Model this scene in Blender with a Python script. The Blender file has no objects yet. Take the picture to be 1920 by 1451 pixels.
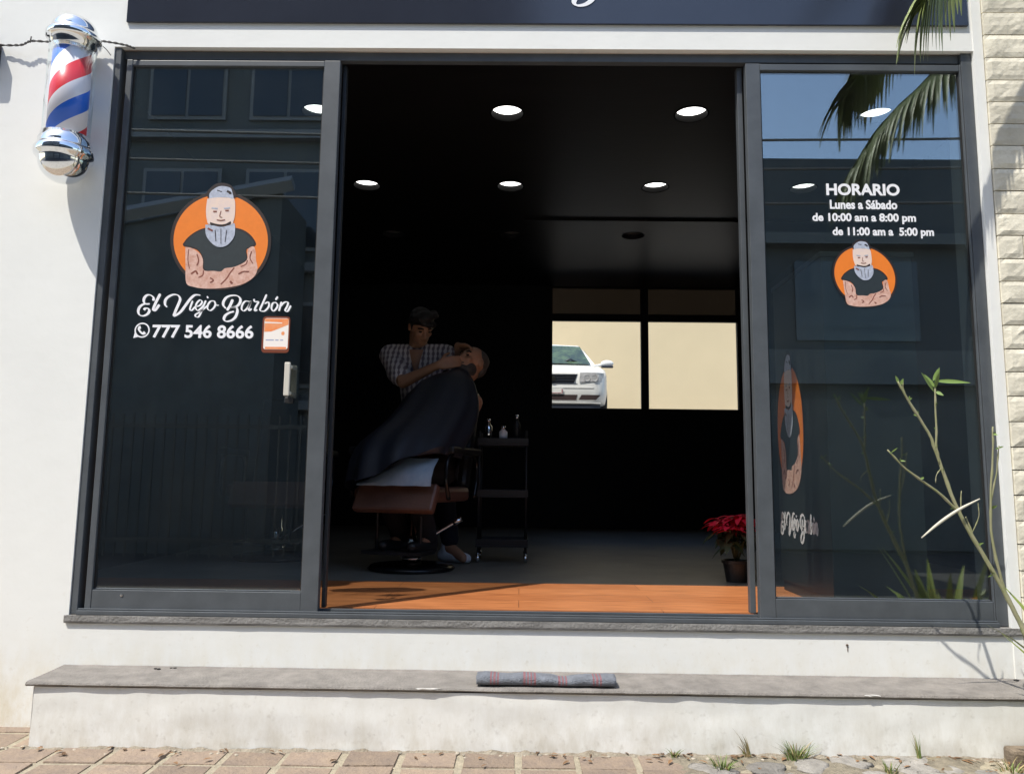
import bpy, bmesh, math, random
from mathutils import Vector, Matrix, noise
random.seed(7)
R = math.radians
V = Vector
scene = bpy.context.scene
C = scene.collection

# ------------------------------------------------------------------ camera, sky, sun, exposure
def cam_matrix(yaw, pitch, roll, pos):
    f = Vector((-math.sin(yaw)*math.cos(pitch), math.cos(yaw)*math.cos(pitch), math.sin(pitch)))
    r = Vector((math.cos(yaw), math.sin(yaw), 0)); u = r.cross(f)
    c, s = math.cos(roll), math.sin(roll)
    r2 = r*c + u*s; u2 = u*c - r*s
    m = Matrix((r2, u2, -f)).transposed().to_4x4(); m.translation = pos
    return m
cd = bpy.data.cameras.new('camera'); cam = bpy.data.objects.new('camera', cd); C.objects.link(cam)
cd.sensor_width = 36; cd.lens = 36*1420/1920; cd.clip_start = .05; cd.clip_end = 500
cam.matrix_world = cam_matrix(.01195, .12306, .01193, Vector((0, -3.1, 1.01)))
scene.camera = cam

SUN = Vector((1.0, 1.0, -2.5)).normalized()          # the way the light travels
world = bpy.data.worlds.new('World'); scene.world = world; world.use_nodes = True
wn = world.node_tree
sky = wn.nodes.new('ShaderNodeTexSky'); sky.sky_type = 'NISHITA'; sky.sun_disc = False
sky.sun_elevation = math.asin(-SUN.z); sky.sun_rotation = math.atan2(-SUN.x, -SUN.y) % (2*math.pi)
bg = wn.nodes['Background']; bg.inputs[1].default_value = .15
wn.links.new(sky.outputs[0], bg.inputs[0])
sl = bpy.data.lights.new('sun', 'SUN'); sl.energy = 2.8; sl.angle = R(.5); sl.color = (1, .955, .865)
so = bpy.data.objects.new('sun', sl); C.objects.link(so)
so.rotation_euler = SUN.to_track_quat('-Z', 'Y').to_euler(); so.location = (-6, -6, 14)
scene.view_settings.view_transform = 'Standard'; scene.view_settings.look = 'None'
scene.view_settings.gamma = 1; scene.view_settings.use_curve_mapping = False
scene.view_settings.exposure = 1.0
scene.cycles.max_bounces = 8; scene.cycles.transparent_max_bounces = 16

# ------------------------------------------------------------------ helpers
def mat(name, col, rough=.6, metal=0., var=0., vscale=4., bump=0., bscale=60., col2=None, spec=.5, stretch=(1, 1, 1), emit=0, island=0., detail=5):
    m = bpy.data.materials.new(name); m.use_nodes = True
    t = m.node_tree; b = t.nodes['Principled BSDF']
    b.inputs['Base Color'].default_value = (*col, 1); b.inputs['Roughness'].default_value = rough
    b.inputs['Metallic'].default_value = metal; b.inputs['Specular IOR Level'].default_value = spec
    if emit:
        b.inputs['Emission Color'].default_value = (*col, 1); b.inputs['Emission Strength'].default_value = emit
    if var or bump or island:
        tc = t.nodes.new('ShaderNodeTexCoord'); mp = t.nodes.new('ShaderNodeMapping')
        mp.inputs['Scale'].default_value = stretch; t.links.new(tc.outputs['Object'], mp.inputs[0])
    src = None
    if var:
        n = t.nodes.new('ShaderNodeTexNoise'); n.inputs['Scale'].default_value = vscale; n.inputs['Detail'].default_value = detail
        n.inputs['Roughness'].default_value = .65
        t.links.new(mp.outputs[0], n.inputs['Vector'])
        r = t.nodes.new('ShaderNodeValToRGB'); r.color_ramp.elements[0].position = .32; r.color_ramp.elements[1].position = .68
        c2 = col2 or tuple(c*(1-var) for c in col)
        r.color_ramp.elements[0].color = (*c2, 1); r.color_ramp.elements[1].color = (*col, 1)
        t.links.new(n.outputs[0], r.inputs[0]); src = r.outputs[0]
        t.links.new(src, b.inputs['Base Color'])
    if island:
        g = t.nodes.new('ShaderNodeNewGeometry'); mr = t.nodes.new('ShaderNodeMapRange')
        mr.inputs[3].default_value = 1-island; mr.inputs[4].default_value = 1+island
        t.links.new(g.outputs['Random Per Island'], mr.inputs[0])
        mx = t.nodes.new('ShaderNodeMix'); mx.data_type = 'RGBA'; mx.blend_type = 'MULTIPLY'; mx.inputs[0].default_value = 1
        if src: t.links.new(src, mx.inputs[6])
        else: mx.inputs[6].default_value = (*col, 1)
        t.links.new(mr.outputs[0], mx.inputs[7]); t.links.new(mx.outputs[2], b.inputs['Base Color'])
    if bump:
        n2 = t.nodes.new('ShaderNodeTexNoise'); n2.inputs['Scale'].default_value = bscale; n2.inputs['Detail'].default_value = 6
        t.links.new(mp.outputs[0], n2.inputs['Vector'])
        bp = t.nodes.new('ShaderNodeBump'); bp.inputs['Strength'].default_value = bump; bp.inputs['Distance'].default_value = .01
        t.links.new(n2.outputs[0], bp.inputs['Height']); t.links.new(bp.outputs[0], b.inputs['Normal'])
    return m

def glass_mat(name, tint, ior=1.9, rough=0., dust=0.):
    m = bpy.data.materials.new(name); m.use_nodes = True; t = m.node_tree
    for n in list(t.nodes):
        if n.type == 'BSDF_PRINCIPLED': t.nodes.remove(n)
    o = t.nodes['Material Output']
    tr = t.nodes.new('ShaderNodeBsdfTransparent'); tr.inputs[0].default_value = (*tint, 1)
    gl = t.nodes.new('ShaderNodeBsdfGlossy'); gl.inputs[0].default_value = (.92, .98, .98, 1); gl.inputs['Roughness'].default_value = rough
    lw = t.nodes.new('ShaderNodeLayerWeight'); lw.inputs[0].default_value = .5          # Schlick reflectance, the same from both sides
    pw = t.nodes.new('ShaderNodeMath'); pw.operation = 'POWER'; pw.inputs[1].default_value = 5; t.links.new(lw.outputs['Facing'], pw.inputs[0])
    fr = t.nodes.new('ShaderNodeMapRange'); f0 = ((ior-1)/(ior+1))**2; fr.inputs[3].default_value = f0; t.links.new(pw.outputs[0], fr.inputs[0])
    mx = t.nodes.new('ShaderNodeMixShader')
    t.links.new(fr.outputs[0], mx.inputs[0]); t.links.new(tr.outputs[0], mx.inputs[1]); t.links.new(gl.outputs[0], mx.inputs[2])
    out = mx.outputs[0]
    if dust:
        df = t.nodes.new('ShaderNodeBsdfDiffuse'); df.inputs[0].default_value = (.62, .60, .55, 1)
        tc = t.nodes.new('ShaderNodeTexCoord'); mp = t.nodes.new('ShaderNodeMapping'); mp.inputs['Scale'].default_value = (1, 1, .55); t.links.new(tc.outputs['Object'], mp.inputs[0])
        n = t.nodes.new('ShaderNodeTexNoise'); n.inputs['Scale'].default_value = 5; n.inputs['Detail'].default_value = 9; n.inputs['Roughness'].default_value = .7; t.links.new(mp.outputs[0], n.inputs[0])
        mr = t.nodes.new('ShaderNodeMapRange'); mr.inputs[1].default_value = .35; mr.inputs[2].default_value = .75; mr.inputs[4].default_value = dust; t.links.new(n.outputs[0], mr.inputs[0])
        m2 = t.nodes.new('ShaderNodeMixShader'); t.links.new(mr.outputs[0], m2.inputs[0]); t.links.new(out, m2.inputs[1]); t.links.new(df.outputs[0], m2.inputs[2]); out = m2.outputs[0]
    t.links.new(out, o.inputs[0])
    return m

def fbm(p, s=1.): return noise.noise(Vector(p)*s) + .5*noise.noise(Vector(p)*s*2.1+Vector((5, 3, 1)))

class MB:
    """collects shapes (world coordinates) and links them as one mesh object"""
    def __init__(s): s.v = []; s.f = []; s.mi = []; s.k = 0
    def use(s, k): s.k = k; return s
    def add(s, vs, fs):
        o = len(s.v); s.v += [tuple(p) for p in vs]
        for f in fs: s.f.append([i+o for i in f]); s.mi.append(s.k)
        return s
    def box(s, x0, x1, y0, y1, z0, z1):
        v = [(x, y, z) for z in (z0, z1) for y in (y0, y1) for x in (x0, x1)]
        return s.add(v, [(0, 2, 3, 1), (4, 5, 7, 6), (0, 1, 5, 4), (2, 6, 7, 3), (0, 4, 6, 2), (1, 3, 7, 5)])
    def obox(s, c, ax, ay, az, hx, hy, hz):
        c = Vector(c); ax, ay, az = (Vector(a).normalized() for a in (ax, ay, az)); v = []
        for k in (-1, 1):
            for j in (-1, 1):
                for i in (-1, 1): v.append(c+ax*hx*i+ay*hy*j+az*hz*k)
        return s.add(v, [(0, 2, 3, 1), (4, 5, 7, 6), (0, 1, 5, 4), (2, 6, 7, 3), (0, 4, 6, 2), (1, 3, 7, 5)])
    def tube(s, pts, r, n=8, cap=True):
        pts = [Vector(p) for p in pts]; N = len(pts)
        rs = r if isinstance(r, (list, tuple)) else [r]*N
        vs = []; up = None
        for i, p in enumerate(pts):
            d = (pts[min(i+1, N-1)]-pts[max(i-1, 0)]).normalized()
            if up is None: up = Vector((0, 0, 1)) if abs(d.z) < .9 else Vector((1, 0, 0))
            a = d.cross(up).normalized(); up = a.cross(d).normalized()
            for k in range(n):
                t = 2*math.pi*k/n; vs.append(p+(a*math.cos(t)+up*math.sin(t))*rs[i])
        fs = [(i*n+k, i*n+(k+1) % n, (i+1)*n+(k+1) % n, (i+1)*n+k) for i in range(N-1) for k in range(n)]
        if cap: fs += [tuple(range(n))[::-1], tuple((N-1)*n+k for k in range(n))]
        return s.add(vs, fs)
    def lathe(s, prof, c, n=32, axis=None, cap=True):
        c = Vector(c); ax = Vector(axis or (0, 0, 1)).normalized()
        a = ax.orthogonal().normalized(); b = ax.cross(a); vs = []; N = len(prof)
        for (r, z) in prof:
            for k in range(n):
                t = 2*math.pi*k/n; vs.append(c+ax*z+(a*math.cos(t)+b*math.sin(t))*max(r, 1e-4))
        fs = [(i*n+k, i*n+(k+1) % n, (i+1)*n+(k+1) % n, (i+1)*n+k) for i in range(N-1) for k in range(n)]
        if cap: fs += [tuple(range(n))[::-1], tuple((N-1)*n+k for k in range(n))]
        return s.add(vs, fs)
    def rings(s, rings, cap=True):
        n = len(rings[0]); vs = [p for r in rings for p in r]; N = len(rings)
        fs = [(i*n+k, i*n+(k+1) % n, (i+1)*n+(k+1) % n, (i+1)*n+k) for i in range(N-1) for k in range(n)]
        if cap: fs += [tuple(range(n))[::-1], tuple((N-1)*n+k for k in range(n))]
        return s.add(vs, fs)
    def grid(s, fn, nu, nv):
        vs = [fn(i/nu, j/nv) for j in range(nv+1) for i in range(nu+1)]
        return s.add(vs, [(j*(nu+1)+i, j*(nu+1)+i+1, (j+1)*(nu+1)+i+1, (j+1)*(nu+1)+i) for j in range(nv) for i in range(nu)])
    def blob(s, c, rad, sub=2, amp=0., sc=1., rot=None):
        bm = bmesh.new(); bmesh.ops.create_icosphere(bm, subdivisions=sub, radius=1)
        vs = []
        for v in bm.verts:
            p = v.co.copy(); p *= 1+amp*noise.noise(p*sc+Vector(c)*7)
            p = Vector((p.x*rad[0], p.y*rad[1], p.z*rad[2]))
            if rot: p = rot @ p
            vs.append(p+Vector(c))
        fs = [[v.index for v in f.verts] for f in bm.faces]; bm.free()
        return s.add(vs, fs)
    def build(s, name, mats, parent=None, smooth=False, bevel=0., fix=True):
        off = world_loc(parent)
        me = bpy.data.meshes.new(name)
        me.from_pydata([(x-off[0], y-off[1], z-off[2]) for x, y, z in s.v], [], s.f)
        for m in (mats if isinstance(mats, (list, tuple)) else [mats]): me.materials.append(m)
        me.polygons.foreach_set('material_index', s.mi)
        if smooth: me.polygons.foreach_set('use_smooth', [True]*len(me.polygons))
        me.update()
        if fix:
            bm = bmesh.new(); bm.from_mesh(me); bmesh.ops.recalc_face_normals(bm, faces=bm.faces); bm.to_mesh(me); bm.free()
        return link(name, me, parent, bevel)

def world_loc(o):
    p = Vector((0, 0, 0))
    while o is not None: p += o.location; o = o.parent
    return p
def link(name, me, parent=None, bevel=0.):
    o = bpy.data.objects.new(name, me); C.objects.link(o)
    if parent is not None: o.parent = parent
    if bevel:
        b = o.modifiers.new('bevel', 'BEVEL'); b.width = bevel; b.segments = 2; b.limit_method = 'ANGLE'; b.angle_limit = R(40)
    return o
def thing(name, label, cat, loc, group=None):
    o = bpy.data.objects.new(name, None); C.objects.link(o); o.location = loc; o.empty_display_size = .1
    return tag(o, label, cat, group)
def tag(o, label, cat, group=None):
    o['label'] = label; o['category'] = cat
    if group: o['group'] = group
    return o
def kind(o, k): o['kind'] = k; return o
def catmull(pts, n=6):
    pts = [Vector(p) for p in pts]; out = []
    P = [pts[0]*2-pts[1]]+pts+[pts[-1]*2-pts[-2]]
    for i in range(1, len(P)-2):
        for k in range(n):
            t = k/n; a, b, c, d = P[i-1], P[i], P[i+1], P[i+2]
            out.append(.5*((2*b)+(c-a)*t+(2*a-5*b+4*c-d)*t*t+(3*b-a-3*c+d)*t**3))
    out.append(pts[-1]); return out

# ------------------------------------------------------------------ materials
def plaster(name, base, stain, band):
    """painted render: faint trowel marks, speckle, and a damp-stained band near the pavement"""
    m = mat(name, base, .85, var=.075, vscale=1.1, bump=.12, bscale=16, detail=8)
    t = m.node_tree; b = t.nodes['Principled BSDF']; prev = b.inputs['Base Color'].links[0].from_socket
    g = t.nodes.new('ShaderNodeNewGeometry'); sp = t.nodes.new('ShaderNodeSeparateXYZ'); t.links.new(g.outputs['Position'], sp.inputs[0])
    mp2 = t.nodes.new('ShaderNodeMapping'); mp2.inputs['Scale'].default_value = (1, 1, .45); t.links.new(g.outputs['Position'], mp2.inputs[0])
    n = t.nodes.new('ShaderNodeTexNoise'); n.inputs['Scale'].default_value = 11; n.inputs['Detail'].default_value = 12; n.inputs['Roughness'].default_value = .72
    t.links.new(mp2.outputs[0], n.inputs['Vector'])
    mr = t.nodes.new('ShaderNodeMapRange'); mr.inputs[1].default_value = band; mr.inputs[2].default_value = 0.; t.links.new(sp.outputs['Z'], mr.inputs[0])
    mu = t.nodes.new('ShaderNodeMath'); mu.operation = 'MULTIPLY'; t.links.new(mr.outputs[0], mu.inputs[0])
    r = t.nodes.new('ShaderNodeValToRGB'); r.color_ramp.elements[0].position = .38; r.color_ramp.elements[1].position = .7
    t.links.new(n.outputs[0], r.inputs[0]); t.links.new(r.outputs[0], mu.inputs[1])
    mx = t.nodes.new('ShaderNodeMix'); mx.data_type = 'RGBA'; t.links.new(mu.outputs[0], mx.inputs[0]); t.links.new(prev, mx.inputs[6])
    mx.inputs[7].default_value = (*stain, 1)
    ns = t.nodes.new('ShaderNodeTexNoise'); ns.inputs['Scale'].default_value = 42; ns.inputs['Detail'].default_value = 9; t.links.new(g.outputs['Position'], ns.inputs['Vector'])
    rs_ = t.nodes.new('ShaderNodeValToRGB'); rs_.color_ramp.elements[0].position = .60; rs_.color_ramp.elements[1].position = .74; t.links.new(ns.outputs[0], rs_.inputs[0])
    ms = t.nodes.new('ShaderNodeMapRange'); ms.inputs[1].default_value = band*1.5; ms.inputs[2].default_value = 0; ms.inputs[3].default_value = .04; ms.inputs[4].default_value = .40; t.links.new(sp.outputs['Z'], ms.inputs[0])
    mu2 = t.nodes.new('ShaderNodeMath'); mu2.operation = 'MULTIPLY'; t.links.new(rs_.outputs[0], mu2.inputs[0]); t.links.new(ms.outputs[0], mu2.inputs[1])
    mx2 = t.nodes.new('ShaderNodeMix'); mx2.data_type = 'RGBA'; t.links.new(mu2.outputs[0], mx2.inputs[0]); t.links.new(mx.outputs[2], mx2.inputs[6]); mx2.inputs[7].default_value = (stain[0]*.75, stain[1]*.75, stain[2]*.78, 1)
    t.links.new(mx2.outputs[2], b.inputs['Base Color'])
    return m
M = {}
M['plaster'] = plaster('white_plaster', (.80, .80, .765), (.60, .51, .33), .42)
M['riser'] = plaster('white_riser_plaster', (.81, .81, .775), (.52, .48, .39), .30)
M['sill'] = mat('grey_stone', (.26, .25, .235), .85, var=.35, vscale=9, bump=.5, bscale=90)
M['tread'] = mat('worn_concrete', (.25, .228, .205), .9, var=.35, vscale=14, bump=.6, bscale=110, stretch=(1, 1, 1))
M['alu'] = mat('anthracite_aluminium', (.088, .098, .108), .42, var=.28, vscale=7, detail=9, spec=.5)
M['aludark'] = mat('dark_aluminium_track', (.018, .022, .028), .5)
M['gasket'] = mat('black_rubber', (.01, .01, .01), .7)
M['glass'] = glass_mat('tinted_glass', (.87, .91, .90), 2.5, 0., .007)
M['rearglass'] = glass_mat('clear_glass', (.95, .95, .93), 1.2)
M['smoked'] = glass_mat('smoked_glass', (.11, .10, .095), 1.45)
M['black_wall'] = mat('dark_paint', (.012, .014, .018), .7, var=.3, vscale=3)
M['ceil'] = mat('black_ceiling', (.016, .015, .016), .38, var=.35, vscale=5, stretch=(.4, 3, 1), bump=.05, bscale=30)
M['white'] = mat('white_vinyl', (.82, .82, .84), .5)
M['chrome'] = mat('chrome', (.86, .87, .88), .06, 1., var=.06, vscale=6)
M['black'] = mat('black_plastic', (.014, .014, .015), .45)
M['leather_black'] = mat('black_leather', (.012, .012, .013), .38, bump=.15, bscale=120)

def wood_floor():
    m = mat('orange_laminate', (.36, .125, .04), .42, spec=.7)
    t = m.node_tree; b = t.nodes['Principled BSDF']
    tc = t.nodes.new('ShaderNodeTexCoord'); br = t.nodes.new('ShaderNodeTexBrick')
    mp = t.nodes.new('ShaderNodeMapping'); t.links.new(tc.outputs['Object'], mp.inputs[0]); t.links.new(mp.outputs[0], br.inputs[0])
    br.inputs['Color1'].default_value = (.50, .185, .066, 1); br.inputs['Color2'].default_value = (.41, .14, .046, 1); br.inputs['Mortar'].default_value = (.16, .055, .022, 1)
    br.inputs['Scale'].default_value = 1; br.inputs['Mortar Size'].default_value = .0016; br.inputs['Brick Width'].default_value = 1.2; br.inputs['Row Height'].default_value = .19
    n = t.nodes.new('ShaderNodeTexNoise'); n.inputs['Scale'].default_value = 6; n.inputs['Detail'].default_value = 8
    m2 = t.nodes.new('ShaderNodeMapping'); m2.inputs['Scale'].default_value = (1, 9, 1); t.links.new(tc.outputs['Object'], m2.inputs[0]); t.links.new(m2.outputs[0], n.inputs[0])
    mx = t.nodes.new('ShaderNodeMix'); mx.data_type = 'RGBA'; mx.blend_type = 'MULTIPLY'; mx.inputs[0].default_value = .8
    r = t.nodes.new('ShaderNodeValToRGB'); r.color_ramp.elements[0].color = (.55, .5, .45, 1); r.color_ramp.elements[0].position = .3; r.color_ramp.elements[1].position = .62
    t.links.new(n.outputs[0], r.inputs[0]); t.links.new(br.outputs[0], mx.inputs[6]); t.links.new(r.outputs[0], mx.inputs[7]); t.links.new(mx.outputs[2], b.inputs['Base Color'])
    return m
M['floor'] = wood_floor()

# ------------------------------------------------------------------ ground, street
FL = .48                                                             # height of the shop floor
g = MB(); g.box(-60, 60, -60, 0.3, -.35, -.16); kind(g.build('street', mat('asphalt', (.055, .054, .052), .9, var=.3, vscale=3, bump=.5, bscale=80)), 'structure')
g = MB(); g.box(-30, 30, -4.9, -1.575, -.158, -.150); kind(g.build('bounce_road', mat('pale_bounce_concrete', (.36, .34, .30), .9, var=.25, vscale=2, bump=.4, bscale=40)), 'structure')  # unseen pale strip of roadway, added to bounce sunlight into the facade's shadows
g = MB(); g.box(-14, 14, -1.42, .15, -.155, .0005); g.box(-14, 14, -1.57, -1.424, -.155, -.004)
kind(g.build('pavement_base', mat('joint_mortar', (.40, .35, .255), .95, var=.35, vscale=20, bump=.8, bscale=90), bevel=.006), 'structure')
# square terracotta-coloured tiles with wide sandy joints (left), field stones in earth (right)
tl = MB(); rnd = random.Random(3)
for j in range(-2, 8):
    for i in range(-32, 5):
        w = .207; x0 = i*w + .013; y1 = -.226-j*.152
        jx = [rnd.uniform(-.004, .004) for _ in range(4)]; h = rnd.uniform(-.003, .004)
        if x0 > .62+.2*math.sin(j*2.3): continue
        hh = h+.0052
        tl.add([(x0+jx[0], y1-.140, -.02), (x0+.190+jx[1], y1-.140+jx[2], -.02), (x0+.190+jx[1], y1+jx[3], -.02), (x0+jx[0], y1, -.02),
                (x0+jx[0]+.004, y1-.136, hh), (x0+.186+jx[1], y1-.136+jx[2], hh+rnd.uniform(-.002, .002)), (x0+.186+jx[1], y1-.004+jx[3], hh), (x0+jx[0]+.004, y1-.004, hh+rnd.uniform(-.002, .002))],
               [(0, 1, 5, 4), (1, 2, 6, 5), (2, 3, 7, 6), (3, 0, 4, 7), (4, 5, 6, 7)])
kind(tl.build('pavement_tiles', mat('clay_tile', (.285, .215, .155), .9, var=.45, vscale=16, col2=(.215, .165, .13), bump=.8, bscale=70, island=.16), fix=False), 'structure')
rb = MB()
rb.grid(lambda u, v: (.55+u*3.2, -1.40+v*1.30, .004+.014*fbm((u*18, v*9, 1))+.012*max(0, v-.75)*4*abs(noise.noise(Vector((u*25, v*12, 5))))), 90, 44)
kind(rb.build('earth', mat('sandy_earth', (.30, .26, .19), .95, var=.5, vscale=26, bump=1, bscale=120), smooth=True), 'structure')
st = MB(); rs = random.Random(11); placed = []
for k in range(900):
    x = rs.uniform(.62, 3.4); y = rs.uniform(-1.35, -.27); r = rs.uniform(.035, .085)
    if any((x-a)**2+(y-b)**2 < (.86*(r+c))**2 for a, b, c in placed): continue
    placed.append((x, y, r))
    st.blob((x, y, .002), (r*rs.uniform(.9, 1.25), r*rs.uniform(.8, 1.05), rs.uniform(.009, .017)), 3, .45, 1.6, Matrix.Rotation(rs.uniform(0, 6), 3, 'Z'))
kind(st.build('field_stone_paving', mat('field_stone', (.30, .28, .25), .9, var=.4, vscale=22, bump=.9, bscale=60, island=.3), smooth=True), 'structure')

for o in list(C.objects):
    if o.name.split('.')[0] in ('pavement_base', 'pavement_tiles', 'earth', 'field_stone_paving'): o.location.z = .030; o.rotation_euler.y = -.004

# ------------------------------------------------------------------ the shop building
XL, XR, ZB, ZT = -1.80, 1.945, .47, 2.88
shop = thing('shop_building', 'white plastered barbershop building with wide anthracite sliding glass front', 'building', (0, 0, 0))
w = MB()
w.box(-9, XL, 0, .16, -.1, 5.3); w.box(XR, 1.985, -.004, .16, -.1, 5.3); w.box(XL, XR, 0, .028, ZT, 5.3); w.box(XL, XR, .0281, .16, 2.95, 5.3); w.box(XL, XR, .0, .16, -.1, .425)
w.box(1.985, 9, .05, .16, -.1, 5.3)
w.build('facade_wall', M['plaster'], shop)
w = MB()   # dark interior walls with window opening at the back
XA, XB, YB, ZC = -2.4, 2.85, 5.7, 3.31
w.box(XA-.15, XA, .165, YB+.2, 0, 5.2); w.box(XB, XB+.15, .165, YB+.2, 0, 5.2)
w.box(XA, .33, YB, YB+.16, 0, 5.2); w.box(2.60, XB, YB, YB+.16, 0, 5.2); w.box(.33, 2.60, YB, YB+.16, 0, 1.80); w.box(.33, 2.60, YB, YB+.16, 3.33, 5.2)
w.box(XA, XL-.004, .165, .20, FL, ZC); w.box(XR+.004, XB, .165, .20, FL, ZC); w.box(XL-.004, XR+.004, .165, .20, 2.97, ZC)
w.build('interior_wall', M['black_wall'], shop)
w = MB(); w.box(XA-.15, XB+.15, .16, YB+.2, 5.2, 5.35); w.build('roof', M['plaster'], shop)
LIGHTS = [(x, y) for y, xs in ((1.435, (-1.30, -.105, 1.055, 2.21)), (2.63, (-1.235, -.10, 1.04, 2.20)), (3.81, (-1.22, -.10, 1.04))) for x in xs]
def holed(mb, x0, x1, y0, y1, z, r, m=.16):        # a sheet with a round hole for each lamp
    ys = [y0]; rows_ = sorted({y for _, y in LIGHTS})
    for y in rows_: ys += [y-m, y+m]
    ys.append(y1)
    for i in range(len(ys)-1):
        ya, yb = ys[i], ys[i+1]
        if i % 2 == 0: mb.add([(x0, ya, z), (x1, ya, z), (x1, yb, z), (x0, yb, z)], [(0, 1, 2, 3)]); continue
        xs = sorted(x for x, y in LIGHTS if abs(y-(ya+yb)/2) < .01); c = x0
        for x in xs:
            mb.add([(c, ya, z), (x-m, ya, z), (x-m, yb, z), (c, yb, z)], [(0, 1, 2, 3)]); c = x+m; vs = []; n = 32; yc = (ya+yb)/2
            for k in range(n):
                t = 2*math.pi*k/n; q = m/max(abs(math.cos(t)), abs(math.sin(t))); vs += [(x+r*math.cos(t), yc+r*math.sin(t), z), (x+q*math.cos(t), yc+q*math.sin(t), z)]
            mb.add(vs, [(2*k, 2*k+1, (2*k+3) % (2*n), (2*k+2) % (2*n)) for k in range(n)])
        mb.add([(c, ya, z), (x1, ya, z), (x1, yb, z), (c, yb, z)], [(0, 1, 2, 3)])
w = MB(); holed(w, XA, XB, .202, YB-.002, ZC, .1)
w.box(.0, XB-.01, 3.36, 3.40, ZC-.018, ZC-.001)
w.build('ceiling', M['ceil'], shop)
w = MB(); w.box(XA, XB, .13, .955, FL-.1, FL); w.build('wood_floor', M['floor'], shop)
w = MB(); w.box(XA, XB, .9555, YB-.002, FL-.1, FL-.001); w.build('grey_floor', mat('polished_grey_floor', (.25, .235, .20), .42, var=.4, vscale=2.2, spec=.6, bump=.03, bscale=12), shop)
w = MB(); w.grid(lambda u, v: (XL-.012+u*(2.02+1.80), -.0125+.0025*noise.noise(Vector((u*30, 2, v))) if v > .1 else -.010, .428+.030*v+(.001*noise.noise(Vector((u*25, v, 0))))), 120, 4)
w.box(XL-.012, 2.02, -.0095, .12, .427, .4575)
w.build('window_sill', M['sill'], shop, bevel=.004)

# entrance step below the sill
step = thing('entrance_step', 'low white step with worn grey concrete tread in front of shop', 'step', (0, -.1, 0))
w = MB()
def riser(u, v):
    x = -1.775+u*4.1
    return (x, -.228+.004*fbm((x*3, v*2, 1)), -.02+v*.262)
w.grid(riser, 160, 14)
w.grid(lambda u, v: (-1.775, -.228+u*.227, -.02+v*.262), 3, 4); w.grid(lambda u, v: (2.325, -.228+u*.227, -.02+v*.262), 3, 4)
w.build('riser', M['riser'], step, smooth=True)
w = MB()
def tread(u, v):      # profile of the slab: underside, chipped nose, top; left end cut at a slant
    prof = [(-.001, .243), (-.225, .243), (-.236, .246), (-.2405, .2525), (-.236, .259), (-.226, .2615), (-.12, .263), (-.001, .266)]
    y, z = prof[round(v*7)]
    x = -1.80-.01*u*0+u*4.4 + (0 if u > .02 else -.0)
    e = 1 if y < -.2 else .15
    ch = .005*e*max(0, noise.noise(Vector((x*9, 4, 0))))+.010*e*max(0, noise.noise(Vector((x*3.1, 9, 2)))-.25)
    return (x if u > 0 else x+.0, y+ch, z-.3*ch*(1 if z > .25 else -1)+.0016*noise.noise(Vector((x*14, y*14, 3))))
w.grid(tread, 420, 7); w.add([tread(0, i/7) for i in range(8)], [tuple(range(8))])
w.build('tread', M['tread'], step, smooth=False)
fil = MB()
def fillet(u, v):
    x = -1.79+u*4.1; q = .5+.5*noise.noise(Vector((x*5, 2, 0)))+.5*noise.noise(Vector((x*17, 5, 0))); q = max(.12, q)
    return (x, -.229-v*(.012+.035*q)+.003*noise.noise(Vector((x*40, v*3, 1))), .026+.004*x+(1-v)**1.6*(.006+.020*q)+.003*noise.noise(Vector((x*50, v*6, 9)))-(.012 if v == 1 else 0))
fil.grid(fillet, 420, 6); fil.build('mortar_fillet', mat('dirty_mortar', (.34, .30, .235), .95, var=.5, vscale=24, col2=(.20, .165, .12), bump=1, bscale=90), step, smooth=True)
pmort = mat('pale_mortar', (.62, .6, .56), .9, var=.3, vscale=40)
for (x, z, r) in ((-.33, .2565, .045), (1.28, .2565, .03)):
    ch = MB(); ch.blob((x, -.239, z), (r, .004, .004), 2, .7, 2); ch.build('chipped_patch', pmort, step)

b = MB(); b.blob((1.295, -.002, .385), (.006, .004, .004), 1, .3, 2); b.blob((1.297, -.0012, .370), (.0022, .0015, .014), 1, .3, 2); b.build('rusty_nail', mat('rust', (.09, .06, .04), .9), shop)
# ------------------------------------------------------------------ decals on the glass
def affine(px, py):            # photograph pixels of the left leaf's lettering -> metres on that pane
    return (-1.318+(px-414)*.002295-(py-445)*-.00012*0+(445-py)*-.00013, 2.05-(py-445)*.002375)
def ribbon(mb, pts, wid, tomap, Y, italic=True):
    P = catmull([Vector((x, -y, 0)) for x, y in pts], 7); n = len(P); vs = []
    for i, p in enumerate(P):
        d = (P[min(i+1, n-1)]-P[max(i-1, 0)])
        d = d.normalized() if d.length > 1e-6 else Vector((1, 0, 0))
        nn = Vector((-d.y, d.x, 0))
        down = abs(d.y)*.75+abs(d.y+ -d.x)*.12 if italic else 1
        k = wid*(.36+.64*min(1, abs(d.dot(Vector((.34, .94, 0))))**1.6)) if italic else wid
        if i in (0, n-1) and italic: k *= .7
        vs += [p+nn*k*.5, p-nn*k*.5]
    fs = [(2*i, 2*i+1, 2*i+3, 2*i+2) for i in range(n-1)]
    out = []
    for q in vs:
        X, Z = tomap(q.x, -q.y); out.append((X, Y, Z))
    mb.add(out, fs)
ZA = lambda pts: [(245+x/12, 540+y/12) for x, y in pts]
ZBm = lambda pts: [(395+x/11.606, 540+y/11.606) for x, y in pts]
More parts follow.
